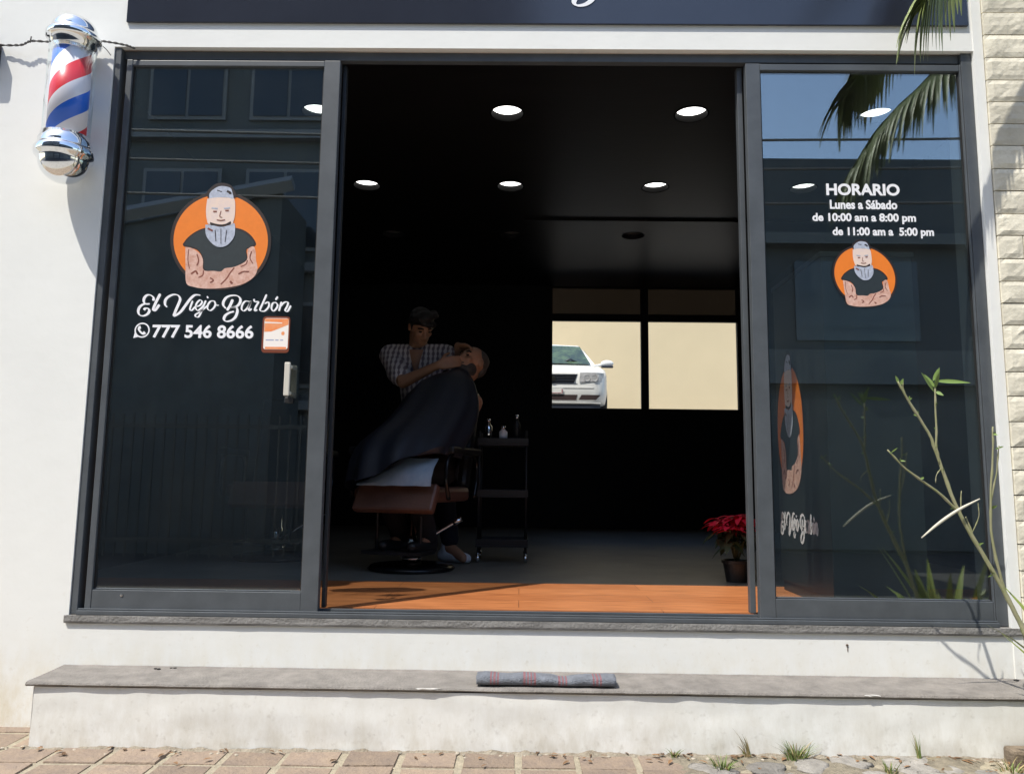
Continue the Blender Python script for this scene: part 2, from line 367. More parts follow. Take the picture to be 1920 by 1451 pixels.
SCRIPT = [ZA(p) for p in (
    [(500, 305), (500, 235), (430, 180), (350, 185), (290, 250), (285, 330), (330, 380), (420, 375)],
    [(420, 375), (280, 385), (190, 450), (160, 540), (190, 620), (270, 645), (360, 610), (410, 540), (385, 480), (320, 480), (290, 515)],
    [(655, 150), (560, 340), (500, 500), (545, 515), (640, 390)],
    [(815, 445), (770, 390), (775, 290), (850, 210), (960, 165), (1060, 180), (1110, 260), (1080, 360), (1020, 500), (965, 645)],
    [(965, 645), (1040, 610), (1130, 540), (1220, 420), (1330, 270), (1420, 185), (1490, 165), (1570, 175)],
    [(1395, 300), (1335, 480), (1375, 512), (1455, 430)],
    [(1470, 430), (1560, 400), (1610, 325), (1565, 280), (1490, 350), (1465, 455), (1510, 515), (1590, 460), (1650, 390)],
    [(1695, 290), (1640, 420), (1585, 560), (1530, 655), (1465, 650), (1470, 600), (1560, 550), (1680, 450), (1740, 400)],
    [(1725, 195), (1745, 240)],
    [(1890, 300), (1800, 310), (1740, 400), (1740, 480), (1800, 512), (1880, 450), (1912, 370), (1890, 300)],
    [(1895, 320), (1930, 390), (1990, 395)])] + [ZBm(p) for p in (
    [(490, 255), (430, 390), (365, 490)],
    [(340, 450), (285, 380), (290, 300), (350, 215), (450, 172), (580, 172), (652, 230), (650, 320), (580, 400), (470, 430), (570, 430), (592, 510), (550, 630), (460, 705), (350, 725), (300, 680), (330, 600), (420, 540), (520, 512)],
    [(875, 300), (770, 290), (700, 370), (690, 470), (745, 495), (830, 410), (890, 290), (845, 420), (850, 490), (905, 450)],
    [(955, 240), (975, 300), (1055, 300), (990, 420), (975, 495), (1030, 470)],
    [(1235, 140), (1150, 330), (1090, 480), (1190, 495), (1280, 400), (1275, 305), (1190, 340)],
    [(1440, 310), (1370, 330), (1340, 430), (1375, 495), (1440, 450), (1475, 370), (1440, 310)],
    [(1480, 185), (1430, 255)],
    [(1560, 295), (1505, 495)],
    [(1530, 400), (1620, 310), (1700, 305), (1690, 380), (1640, 480), (1695, 495), (1765, 375)])]
def script_text(name, tomap, Y, wid, m, parent, strokes=SCRIPT):
    b = MB()
    for i, s in enumerate(strokes): ribbon(b, s, wid*(1 if i in (0, 1, 2, 3, 4, 12, 11) else .72), tomap, Y-.00015*i)
    return b.build(name, m, parent, fix=False)

def font_text(mb, body, x0, x1, z0, z1, Y, bold=.02):
    cu = bpy.data.curves.new('lettering', 'FONT'); cu.body = body; cu.size = 1; cu.offset = bold; cu.resolution_u = 4
    o = bpy.data.objects.new('lettering', cu); C.objects.link(o)
    me = bpy.data.meshes.new_from_object(o.evaluated_get(bpy.context.evaluated_depsgraph_get()))
    bpy.data.objects.remove(o); bpy.data.curves.remove(cu)
    xs = [v.co.x for v in me.vertices]; ys = [v.co.y for v in me.vertices]
    ax, bx, ay, by = min(xs), max(xs), min(ys), max(ys)
    mb.add([(x0+(v.co.x-ax)/(bx-ax)*(x1-x0), Y, z0+(v.co.y-ay)/(by-ay)*(z1-z0)) for v in me.vertices], [list(p.vertices) for p in me.polygons])
    bpy.data.meshes.remove(me)

ML = [mat('logo_dark_ring', (.022, .012, .010), .5), mat('logo_orange', (.80, .205, .018), .5, var=.08, vscale=30),
      mat('logo_shirt_slate', (.022, .032, .037), .5, var=.2, vscale=40), mat('logo_skin', (.70, .47, .39), .5, var=.35, vscale=55, col2=(.52, .27, .20)),
      mat('logo_face', (.78, .61, .50), .5, var=.15, vscale=60, col2=(.70, .56, .52)), mat('logo_grey_hair', (.50, .54, .64), .5, var=.35, vscale=70, col2=(.33, .36, .44)),
      mat('logo_line', (.02, .012, .012), .5), mat('logo_brown_line', (.20, .055, .035), .5)]
def logo(name, tomap, parent):
    """bearded man with folded arms in an orange disc; drawn in zoom pixels of a 612 px disc centred on (685, 765)"""
    b = MB(); lay = [0]
    def poly(pts, k, smooth=True):
        lay[0] += 1
        q = catmull([Vector((x, y, 0)) for x, y in list(pts)+[pts[0]]], 4)[:-1] if smooth else [Vector((x, y, 0)) for x, y in pts]
        b.use(k); b.add([tomap(p.x-685, 765-p.y, lay[0]) for p in q], [tuple(range(len(q)))])
    def line(pts, wd, k):
        lay[0] += 1; b.use(k)
        P = catmull([Vector((x, y, 0)) for x, y in pts], 5); vs = []
        for i, p in enumerate(P):
            d = (P[min(i+1, len(P)-1)]-P[max(i-1, 0)]).normalized(); n = Vector((-d.y, d.x, 0))*wd*.5
            vs += [tomap(p.x+n.x-685, 765-p.y-n.y, lay[0]), tomap(p.x-n.x-685, 765-p.y+n.y, lay[0])]
        b.add(vs, [(2*i, 2*i+1, 2*i+3, 2*i+2) for i in range(len(P)-1)])
    circ = lambda r: [(685+r*math.cos(t*math.pi/32), 765+r*math.sin(t*math.pi/32)) for t in range(64)]
    poly(circ(612), 0, False); poly(circ(572), 1, False)
    poly([(225, 815), (290, 730), (390, 655), (500, 612), (690, 590), (870, 610), (970, 640), (1060, 710), (1115, 810), (1060, 860), (1000, 880), (1000, 1010), (850, 1100), (690, 1160), (480, 1140), (470, 1000), (400, 890), (250, 850)], 6)
    poly([(250, 815), (310, 740), (395, 675), (500, 632), (690, 610), (860, 630), (955, 660), (1035, 720), (1090, 800), (1040, 840), (990, 870), (985, 1005), (850, 1090), (740, 1125), (690, 1150), (600, 1150), (495, 1125), (480, 985), (400, 870), (270, 830)], 2)
    poly([(258, 850), (340, 868), (430, 930), (472, 1010), (480, 1135), (600, 1145), (690, 1150), (740, 1112), (860, 1090), (1000, 1010), (1012, 880), (1080, 838), (1108, 900), (1112, 1000), (1130, 1120), (1080, 1220), (960, 1300), (800, 1342), (640, 1360), (480, 1362), (370, 1345), (275, 1300), (262, 1100)], 3)
    line([(690, 1310), (760, 1235), (800, 1170), (850, 1105)], 17, 7); line([(330, 1185), (385, 1150), (410, 1190)], 22, 7)
    line([(480, 1140), (470, 1200), (420, 1230)], 14, 7); line([(1010, 1010), (990, 1060), (930, 1090)], 12, 7)
    line([(300, 880), (290, 1000), (310, 1120)], 10, 7); line([(560, 1230), (600, 1260), (560, 1290)], 16, 7); line([(800, 1270), (830, 1300)], 24, 7)
    line([(400, 940), (420, 1020), (400, 1080)], 14, 7); line([(1060, 900), (1040, 980), (1075, 1050)], 12, 7); line([(900, 1180), (960, 1150), (1030, 1150)], 12, 7)
    poly([(525, 235), (515, 165), (560, 110), (620, 62), (700, 45), (790, 65), (840, 120), (860, 235)], 6)
    poly([(520, 250), (600, 232), (770, 232), (852, 250), (860, 420), (842, 520), (800, 570), (560, 570), (520, 520), (506, 400)], 4)
    poly([(545, 245), (552, 175), (620, 112), (700, 86), (800, 108), (828, 170), (838, 245), (760, 228), (620, 232)], 5)
    line([(760, 150), (800, 170), (800, 190)], 30, 6); line([(640, 140), (700, 160)], 12, 6)
    poly([(500, 575), (560, 575), (690, 600), (800, 575), (856, 560), (855, 700), (805, 790), (740, 840), (650, 848), (570, 795), (508, 700)], 5)
    poly([(556, 540), (620, 560), (690, 570), (750, 560), (806, 530), (806, 565), (750, 585), (690, 592), (620, 585), (565, 578)], 6)
    line([(575, 365), (650, 372)], 16, 5); line([(725, 370), (800, 360)], 16, 5)
    line([(595, 408), (640, 408)], 18, 7); line([(742, 396), (785, 394)], 18, 7)
    line([(690, 400), (675, 470), (705, 482)], 9, 7); line([(640, 512), (690, 520), (740, 510)], 12, 7)
    line([(530, 620), (590, 650)], 22, 7); line([(620, 640), (630, 780)], 10, 6); line([(690, 620), (690, 810)], 7, 6); line([(760, 640), (740, 790)], 8, 6)
    return b.build(name, ML, parent, fix=False)

# ------------------------------------------------------------------ sliding glass front
fr = MB()
fr.box(XL+.001, XL+.029, .006, .14, ZB-.01, ZT-.002)                 # left jamb
fr.box(XR-.047, XR-.001, .016, .14, ZB-.01, ZT-.002)                 # right jamb
fr.box(XL+.031, XR-.049, .030, .062, ZT-.042, ZT-.003)                # header
fr.box(XL+.031, XR-.049, -.006, .125, .4585, .476)                   # threshold track
fr.box(XL+.031, XR-.049, .004, .010, .4765, .483); fr.box(XL+.031, XR-.049, .056, .061, .4765, .487)
frame = fr.build('front_frame', M['alu'], shop, bevel=.002)
def leaf(x0, x1, y0, sl, sr, zt, zb, tr, brl):
    b = MB(); y1 = y0+.036; z0, z1 = .4785, ZT-.053
    b.box(x0, x0+sl, y0, y1, z0, z1); b.box(x1-sr, x1, y0, y1, z0, z1)
    b.box(x0+sl+.0005, x1-sr-.0005, y0+.002, y1, z1-tr, z1-.001); b.box(x0+sl+.0005, x1-sr-.0005, y0+.002, y1, z0, z0+brl)
    b.box(x0+sl+.0005, x1-sr-.0005, y0+.012, y1-.012, z0+brl+.0003, z0+brl+.006)       # glazing bead
    o = b.build('sliding_door', M['alu'], shop, bevel=.002)
    gz = MB(); gz.box(x0+sl+.001, x1-sr-.001, y0+.016, y0+.022, z0+brl+.001, z1-tr-.001)
    gz.build('glass_pane', M['glass'], o)
    k = MB()
    for xx in (x0+sl+.0002, x1-sr-.0062): k.box(xx, xx+.006, y0+.0115, y0+.0155, z0+brl+.007, z1-tr-.001)
    k.build('gasket', M['gasket'], o)
    return o
left = leaf(-1.747, -.806, .012, .025, .070, 0, 0, .026, .076)
right = leaf(.964, XR-.049, .016, .062, .006, 0, 0, .030, .076)
YD = .0265                                                          # just in front of the outer face of the panes
logo('logo_sticker', lambda u, v, l: (-1.318+u*.000362-v*.00002, YD-.0001*l, 2.036+v*.000362), left)
script_text('shop_name_lettering', affine, YD, 5.2, M['white'], left)
ph = MB(); font_text(ph, '777 546 8666', -1.590, -1.152, 1.601, 1.660, YD, .028)
cx, cz, r0 = -1.634, 1.634, .033
ring = [(cx+r*math.cos(t*math.pi/16), YD-.0003, cz+r*math.sin(t*math.pi/16)) for t in range(33) for r in (r0, r0-.006)]
ph.add(ring, [(2*i, 2*i+1, 2*i+3, 2*i+2) for i in range(32)])
ph.add([(cx-r0-.003, YD-.0005, cz-r0-.002), (cx-r0+.018, YD-.0005, cz-r0+.004), (cx-r0+.002, YD-.0005, cz-r0+.022)], [(0, 1, 2)])
ribbon(ph, [(-.013, -.014), (-.015, -.004), (-.006, .008), (.005, .016), (.015, .013)], .008, lambda a, b: (cx+a, cz-b), YD-.0006, False)
ph.add([(cx-.018, YD-.0008, cz+.017), (cx-.008, YD-.0008, cz+.019), (cx-.005, YD-.0008, cz+.007), (cx-.013, YD-.0008, cz+.003)], [(0, 1, 2, 3)])
ph.add([(cx+.018, YD-.0008, cz-.014), (cx+.009, YD-.0008, cz-.004), (cx+.002, YD-.0008, cz-.010), (cx+.010, YD-.0008, cz-.020)], [(0, 1, 2, 3)])
ph.build('phone_lettering', M['white'], left, fix=False)
cdm = [mat('card_rim', (.16, .035, .012), .5), mat('card_white', (.86, .80, .74), .5), mat('card_orange', (.85, .23, .06), .5, var=.25, vscale=30, col2=(.80, .36, .17)), mat('card_grey', (.35, .38, .52), .5)]
cdb = MB()
def rrect(mb, x0, x1, z0, z1, r, Y):
    p = []
    for (xc, zc, a) in ((x1-r, z1-r, 0), (x0+r, z1-r, 90), (x0+r, z0+r, 180), (x1-r, z0+r, 270)):
        p += [(xc+r*math.cos(R(a+d)), Y, zc+r*math.sin(R(a+d))) for d in (0, 30, 60, 90)]
    mb.add(p, [tuple(range(len(p)))])
rrect(cdb.use(0), -1.115, -.996, 1.541, 1.700, .014, YD)
rrect(cdb.use(1), -1.107, -1.002, 1.556, 1.692, .010, YD-.0002)
cdb.use(2).add([(-1.106, YD-.0004, 1.690), (-1.003, YD-.0004, 1.690), (-1.003, YD-.0004, 1.664), (-1.045, YD-.0004, 1.646), (-1.075, YD-.0004, 1.634), (-1.106, YD-.0004, 1.632)], [tuple(range(6))])
cdb.use(1).add([(-1.106, YD-.0006, 1.676), (-1.03, YD-.0006, 1.673), (-1.03, YD-.0006, 1.669), (-1.106, YD-.0006, 1.670)], [(0, 1, 2, 3)])
rrect(cdb.use(2), -1.10, -1.008, 1.557, 1.567, .004, YD-.0004)
rrect(cdb.use(3), -1.098, -1.062, 1.594, 1.599, .002, YD-.0004); rrect(cdb, -1.057, -1.042, 1.594, 1.599, .002, YD-.0004); rrect(cdb, -1.036, -1.022, 1.594, 1.599, .002, YD-.0004)
rrect(cdb.use(2), -1.032, -1.018, 1.618, 1.634, .006, YD-.0004)
cdb.build('payment_sticker', cdm, left, fix=False)
hd = MB(); hd.box(-.996, -.972, -.022, -.010, 1.352, 1.494); hd.box(-.992, -.976, -.011, .0275, 1.360, 1.374); hd.box(-.992, -.976, -.011, .0275, 1.472, 1.486)
hd.use(1); hd.box(-1.000, -.966, .010, .0270, 1.325, 1.350)
hd.build('door_pull', [mat('ivory_paint', (.58, .55, .48), .4), M['black']], left, bevel=.003)
sc = MB()
for (x, z) in ((-1.60, .535),): sc.lathe([(.0, 0), (.006, 0), (.006, .002), (.001, .003)], (x, .0135, z), 12, (0, -1, 0))
sc.build('screw', mat('steel_screw', (.5, .5, .5), .35, 1), left)
for txt, x0, x1, z0, z1 in (('HORARIO', 1.325, 1.644, 2.262, 2.316), ('Lunes a Sábado', 1.338, 1.630, 2.200, 2.242), ('de 10:00 am a 8:00 pm', 1.260, 1.708, 2.134, 2.182), ('de 11:00 am a  5:00 pm', 1.345, 1.782, 2.071, 2.119)):
    hb = MB(); font_text(hb, txt, x0, x1, z0, z1, YD+.003, .035); hb.build('opening_hours_line', M['white'], right, fix=False)
logo('logo_sticker', lambda u, v, l: (1.475+u*.000226-v*.00002, YD+.003-.0001*l, 1.902+v*.000226), right)
nb = MB(); nb.box(.940, .9625, .066, .100, .4885, ZT-.045); nb.build('door_post', M['alu'], shop, bevel=.002)
nb = MB(); nb.box(-.805, -.790, .064, .098, .4885, ZT-.045); nb.build('door_edge', M['aludark'], shop, bevel=.002)

# the decals were measured on a plane 6 cm behind the panes: bring them to true size and place
def remap(o, fn):
    off = world_loc(o.parent)
    for v in o.data.vertices: v.co = fn(v.co+off)-off
for o in list(left.children)+list(right.children):
    if o.name.split('.')[0] in ('logo_sticker', 'shop_name_lettering', 'phone_lettering', 'payment_sticker', 'opening_hours_line', 'door_pull'):
        remap(o, lambda p: V((p.x*.980, p.y, 1.01+(p.z-1.01)*.980)))

# ------------------------------------------------------------------ rear window
rf = MB()
for (x0, x1, z0, z1) in ((.331, .366, 1.801, 3.329), (1.412, 1.500, 1.801, 3.329), (2.545, 2.599, 1.801, 3.329)): rf.box(x0, x1, YB+.02, YB+.08, z0, z1)
for (x0, x1) in ((.3665, 1.4115), (1.5005, 2.5445)):
    rf.box(x0, x1, YB+.022, YB+.078, 1.801, 1.862); rf.box(x0, x1, YB+.022, YB+.078, 2.900, 2.985); rf.box(x0, x1, YB+.022, YB+.078, 3.300, 3.329)
rear = rf.build('rear_window', mat('black_window_frame', (.010, .009, .009), .6), shop, bevel=.003)
for (x0, x1) in ((.3665, 1.4115), (1.5005, 2.5445)):
    q = MB(); q.box(x0-.004, x1+.004, YB+.045, YB+.050, 1.858, 2.904); q.build('glass_pane', M['rearglass'], rear)
    q = MB(); q.box(x0-.004, x1+.004, YB+.045, YB+.050, 2.981, 3.304); q.build('smoked_pane', M['smoked'], rear)

# ------------------------------------------------------------------ signboard over the door
sg = thing('signboard', 'long dark slate signboard with white script above the glass front', 'sign', (.09, 0, 3.3))
b = MB(); b.box(-1.752, 1.925, -.012, -.001, 2.990, 3.66)
b.build('panel', mat('slate_blue_panel', (.024, .028, .042), .16, var=.2, vscale=2, spec=.7), sg, bevel=.002)
script_text('lettering', lambda px, py: (.243+(px-428.5)*.0037, 3.0735+(602.5-py)*.0037), -.0135, 6.2, M['white'], sg, [[(x, y-(7 if i < 11 else 0)) for x, y in q] for i, q in enumerate(SCRIPT)])

# ------------------------------------------------------------------ barber pole, cable
PX, PY = -1.914, -.112
bp = thing('barber_pole', 'chrome barber pole with red, white and blue stripes on white wall', 'barber pole', (PX, PY, 2.55))
cap = [(.074, 2.795), (.082, 2.797), (.084, 2.815), (.090, 2.820), (.090, 2.838), (.099, 2.842), (.106, 2.850), (.106, 2.866), (.098, 2.874), (.090, 2.876), (.088, 2.890)]
cap += [(.088*math.cos(t), 2.890+.068*math.sin(t)) for t in [i*math.pi/20 for i in range(1, 11)]]
b = MB(); b.lathe(cap, (PX, PY, 0), 40); b.build('top_dome', M['chrome'], bp, smooth=True)
base = [(.0, 2.242)]+[(.096*math.sin(t), 2.338-.096*math.cos(t)) for t in [i*math.pi/24 for i in range(1, 12)]]
base += [(.097, 2.338), (.109, 2.346), (.112, 2.354), (.112, 2.372), (.107, 2.380), (.102, 2.384), (.100, 2.392), (.100, 2.412), (.094, 2.418), (.092, 2.436), (.074, 2.438)]
b = MB(); b.lathe(base, (PX, PY, 0), 40); b.build('bottom_dome', M['chrome'], bp, smooth=True)
def stripes():
    m = mat('barber_stripes', (.8, .8, .82), .35); t = m.node_tree; b = t.nodes['Principled BSDF']
    tc = t.nodes.new('ShaderNodeTexCoord'); s = t.nodes.new('ShaderNodeSeparateXYZ'); t.links.new(tc.outputs['Object'], s.inputs[0])
    def math_(op, a, c=None):
        n = t.nodes.new('ShaderNodeMath'); n.operation = op
        for i, v in enumerate((a, c)):
            if v is None: continue
            if isinstance(v, (int, float)): n.inputs[i].default_value = v
            else: t.links.new(v, n.inputs[i])
        return n.outputs[0]
    ang = math_('DIVIDE', math_('ARCTAN2', s.outputs['X'], math_('MULTIPLY', s.outputs['Y'], -1.)), 2*math.pi)   # 0 facing the street, grows to the right
    h = math_('DIVIDE', s.outputs['Z'], .33)
    v = math_('FRACT', math_('ADD', math_('SUBTRACT', h, math_('MULTIPLY', ang, 1.3)), 10.+STRIPE))
    r = t.nodes.new('ShaderNodeValToRGB'); r.color_ramp.interpolation = 'CONSTANT'; e = r.color_ramp.elements
    e[0].position = 0; e[0].color = (.02, .15, .72, 1); e[1].position = .26; e[1].color = (.80, .79, .83, 1)
    x = e.new(.5); x.color = (.72, .035, .05, 1); x = e.new(.76); x.color = (.80, .79, .83, 1)
    t.links.new(v, r.inputs[0]); t.links.new(r.outputs[0], b.inputs['Base Color'])
    return m
STRIPE = .41
b = MB(); b.lathe([(.074, 2.437), (.074, 2.796)], (PX, PY, 0), 48); b.build('striped_cylinder', stripes(), bp, smooth=True)
b = MB(); b.lathe([(.0895, 2.432), (.0895, 2.805)], (PX, PY, 0), 48); b.build('glass_tube', glass_mat('clear_tube', (.97, .97, .98), 1.35), bp, smooth=True)
b = MB(); b.box(PX-.03, PX+.03, -.034, -.0005, 2.36, 2.86); b.box(PX-.02, PX+.02, -.05, -.0345, 2.84, 2.862); b.box(PX-.02, PX+.02, -.05, -.0345, 2.352, 2.38)
b.build('wall_bracket', M['chrome'], bp, bevel=.003)
for o in bp.children: remap(o, lambda p: V((p.x+.004, p.y, p.z-.013-.019*(2.957-p.z)/.715)))
def wire(name, pts, r, m, label, cat, group=None):
    b = MB(); b.tube(catmull(pts, 6), r, 6); return tag(b.build(name, m, smooth=True), label, cat, group)
blackwire = mat('weathered_wire', (.10, .095, .09), .7)
cb = MB()
P1 = catmull([(-2.5, -.012, 2.878), (-2.287, -.02, 2.872), (-2.193, -.03, 2.868), (-2.150, -.03, 2.886), (-2.053, -.035, 2.878), (-1.96, -.03, 2.874), (-1.87, -.03, 2.888), (-1.808, -.03, 2.883), (-1.74, -.018, 2.876), (-1.71, .0, 2.872)], 8)
cb.tube([p+Vector((0, .003*math.cos(i*1.1), .003*math.sin(i*1.1))) for i, p in enumerate(P1)], .0028, 6); cb.tube([p-Vector((0, .003*math.cos(i*1.1), .003*math.sin(i*1.1))) for i, p in enumerate(P1)], .0025, 6)
cb.tube([(-2.155, -.03, 2.878), (-2.150, -.034, 2.905)], .003, 5); cb.tube(catmull([(-1.87, -.03, 2.888), (-1.83, -.02, 2.860), (-1.81, -.006, 2.835)], 5), .0018, 5)
tag(cb.build('cable', blackwire, smooth=True), 'thin twisted cable strung along the white wall behind the barber pole', 'cable')
b = MB(); b.box(-2.42, -2.297, -.06, -.001, 2.77, 2.882); b.box(-2.41, -2.31, -.068, -.0602, 2.78, 2.872)
tag(b.build('junction_box', M['black'], bevel=.004), 'black wall box at the left end of the cable', 'junction box')

# ------------------------------------------------------------------ ceiling downlights
canm = mat('matt_black_can', (.004, .004, .004), .8, spec=.2); lit = mat('lamp_diffuser', (1, .98, .95), .4, emit=1.9); unlit = mat('unlit_diffuser', (.30, .29, .28), .5); trimw = mat('white_trim', (.5, .5, .5), .5)
rows = [(1.435, [(-1.30, 'lit round ceiling light seen through the left glass, nearest the street'), (-.105, 'lit front-row ceiling light in the doorway, left one of the two largest'),
                 (1.055, 'lit front-row ceiling light in the doorway, right one of the two largest'), (2.21, 'lit round ceiling light shining through the palm reflection in the right glass')], True),
        (2.63, [(-1.235, 'lit middle-row ceiling light beside the left sliding door edge'), (-.10, 'lit middle-row ceiling light in the centre of the doorway'),
                (1.04, 'lit middle-row ceiling light in the doorway above the rear windows'), (2.20, 'lit ceiling light seen left of the HORARIO lettering')], True),
        (3.81, [(-1.22, 'unlit back-row ceiling light, left of three'), (-.10, 'unlit back-row ceiling light, middle of three'), (1.04, 'unlit back-row ceiling light, right of three')], False)]
for y, items, on in rows:
    for x, lab in items:
        t = thing('ceiling_light', lab, 'ceiling light', (x, y, ZC), 'round recessed ceiling lights')
        b = MB(); b.lathe([(.0995, .050), (.0995, -.001), (.104, -.004), (.110, -.001)], (x, y, ZC), 32, None, False); b.build('can_ring', canm if on else M['black_wall'], t, smooth=True)
        b = MB(); b.lathe([(0, .042), (.099, .042), (.099, .047), (0, .047)], (x, y, ZC), 32); b.build('diffuser', lit if on else unlit, t)

# ------------------------------------------------------------------ dark cabinet with an oval logo, behind the right glass
cab = thing('cabinet', 'tall dark cabinet behind right glass with orange logo on its side', 'cabinet', (1.54, .52, FL))
b = MB(); b.box(1.337, 1.74, .21, .86, FL+.05, 2.02); b.box(1.345, 1.73, .23, .85, FL, FL+.049); b.box(1.330, 1.75, .205, .87, 2.0205, 2.045)
b.build('body', mat('dark_green_laminate', (.020, .026, .026), .35, var=.3, vscale=4, stretch=(1, 1, .3)), cab, bevel=.003)
logo('logo_sticker', lambda u, v, l: (1.3355-.0002*l, .665-u*.00031, 1.285+v*.00054), cab)
sb = MB()
tm = lambda px, py: (px, py)
for i, s in enumerate(SCRIPT):
    bb = MB(); ribbon(bb, s, 9, lambda a, c: (a, c), 0)
    sb.add([(1.3355-.0002*i, .855-(x-250)*.00172, .905-(z-540)*.0027) for x, _, z in bb.v], bb.f)
sb.build('lettering', mat('worn_white_vinyl', (.75, .73, .75), .5), cab, fix=False)

# ------------------------------------------------------------------ barber chair
D = Vector((-.32, -.95, 0)).normalized(); SD = Vector((-D.y, D.x, 0)); UP = Vector((0, 0, 1))       # D: the way the chair faces
CC = Vector((-.64, 1.50, FL))
chair = thing('barber_chair', 'brown leather barber chair holding the client under the dark cape', 'barber chair', CC, 'barber chairs')
brown = mat('brown_leather', (.155, .075, .052), .42, var=.25, vscale=8, bump=.2, bscale=90)
blk_metal = mat('black_metal', (.02, .02, .022), .22, .6)
b = MB(); b.lathe([(0, 0), (.25, 0), (.26, .012), (.24, .03), (.08, .045), (.0, .05)], CC, 36); b.build('base_plate', blk_metal, chair, smooth=True)
b = MB(); b.lathe([(.046, .045), (.046, .20), (.040, .205), (.040, .40)], CC, 24); b.lathe([(.055, .05), (.06, .06), (.055, .09)], CC, 24); b.build('column', M['chrome'], chair, smooth=True)
b = MB(); p0 = CC+Vector((.0, -.05, .10)); b.tube(catmull([p0, p0+Vector((.05, -.06, .05)), p0+Vector((.17, -.06, .13)), p0+Vector((.27, -.05, .19))], 5), [.010]*15+[.014], 8)
b.tube([p0+Vector((.25, -.052, .178)), p0+Vector((.30, -.05, .205))], .016, 8); b.build('pump_lever', M['chrome'], chair, smooth=True)
b = MB(); b.obox(CC+UP*.445, D, SD, UP, .27, .26, .045); b.build('seat', brown, chair, bevel=.03)
b = MB(); fb = CC+D*.33+UP*.425+V((.05, 0, 0)); b.obox(fb, SD, D+UP*.55, UP-D*.55, .25, .028, .085); b.build('leg_rest', brown, chair, bevel=.015)
bd = (-D*.26+UP*.96).normalized(); bn = (D*.96+UP*.26).normalized()
b = MB(); b.obox(CC-D*.26+UP*.50+bd*.30, SD, bn, bd, .25, .045, .32); b.build('backrest', M['leather_black'], chair, bevel=.03)
b = MB(); b.obox(CC-D*.26+UP*.50+bd*.76-bn*.03, SD, bn, bd, .13, .04, .09); b.tube([CC-D*.26+UP*.5+bd*.55, CC-D*.26+UP*.5+bd*.72-bn*.04], .012, 8); b.build('headrest', M['leather_black'], chair, bevel=.025)
for s in (-1, 1):
    q = CC+SD*s*.31
    b = MB(); b.obox(q+UP*.70-D*.02, D, SD, UP, .22, .035, .022); b.build('arm_pad', M['leather_black'], chair, bevel=.012)
    b = MB(); b.tube(catmull([q-D*.2+UP*.42, q-D*.24+UP*.55, q-D*.19+UP*.675, q+D*.15+UP*.675, q+D*.22+UP*.55, q+D*.18+UP*.42], 6), .013, 8); b.build('arm_frame', blk_metal, chair, smooth=True)
b = MB()
FR = CC+D*.18+UP*.115
for s in (-1, 1): b.tube([CC+D*.18+SD*s*.14+UP*.40, FR+SD*s*.14], .010, 8)
b.obox(FR, SD, D, UP, .19, .09, .010); b.build('footrest', M['black'], chair, smooth=False)

ch2nd = chair.copy(); C.objects.link(ch2nd); ch2nd.location = (-1.62, 2.0, FL); ch2nd.rotation_euler = (0, 0, R(20))
ch2nd['label'] = 'second barber chair standing empty in the dark behind the left glass'
for c_ in list(chair.children):
    d_ = c_.copy(); C.objects.link(d_); d_.parent = ch2nd

# towel on the front of the seat
tw = MB()
T0 = CC+D*.405+V((.05, 0, 0))
def towel(u, v):
    top = .525+.125*min(1, max(0, (u-.02)/.5)); z = .495+(top-.495)*v
    q = T0+SD*(-.225+.46*u)-D*(.02+.10*v*v); q.z = FL+z+.004*noise.noise(Vector((u*7, v*5, 2)))
    return q+D*.006*noise.noise(Vector((u*9, v*4, 7)))
tw.grid(towel, 16, 16); tw2 = MB(); tw2.grid(lambda u, v: Vector(towel(u, v))-D*.008, 16, 16)
tw.add(tw2.v, tw2.f)
tag(tw.build('towel', mat('pale_blue_towel', (.44, .52, .62), .85, var=.25, vscale=18, col2=(.30, .40, .52), bump=.3, bscale=150), smooth=True, fix=False), 'pale blue towel laid over the brown leg rest of the barber chair', 'towel')

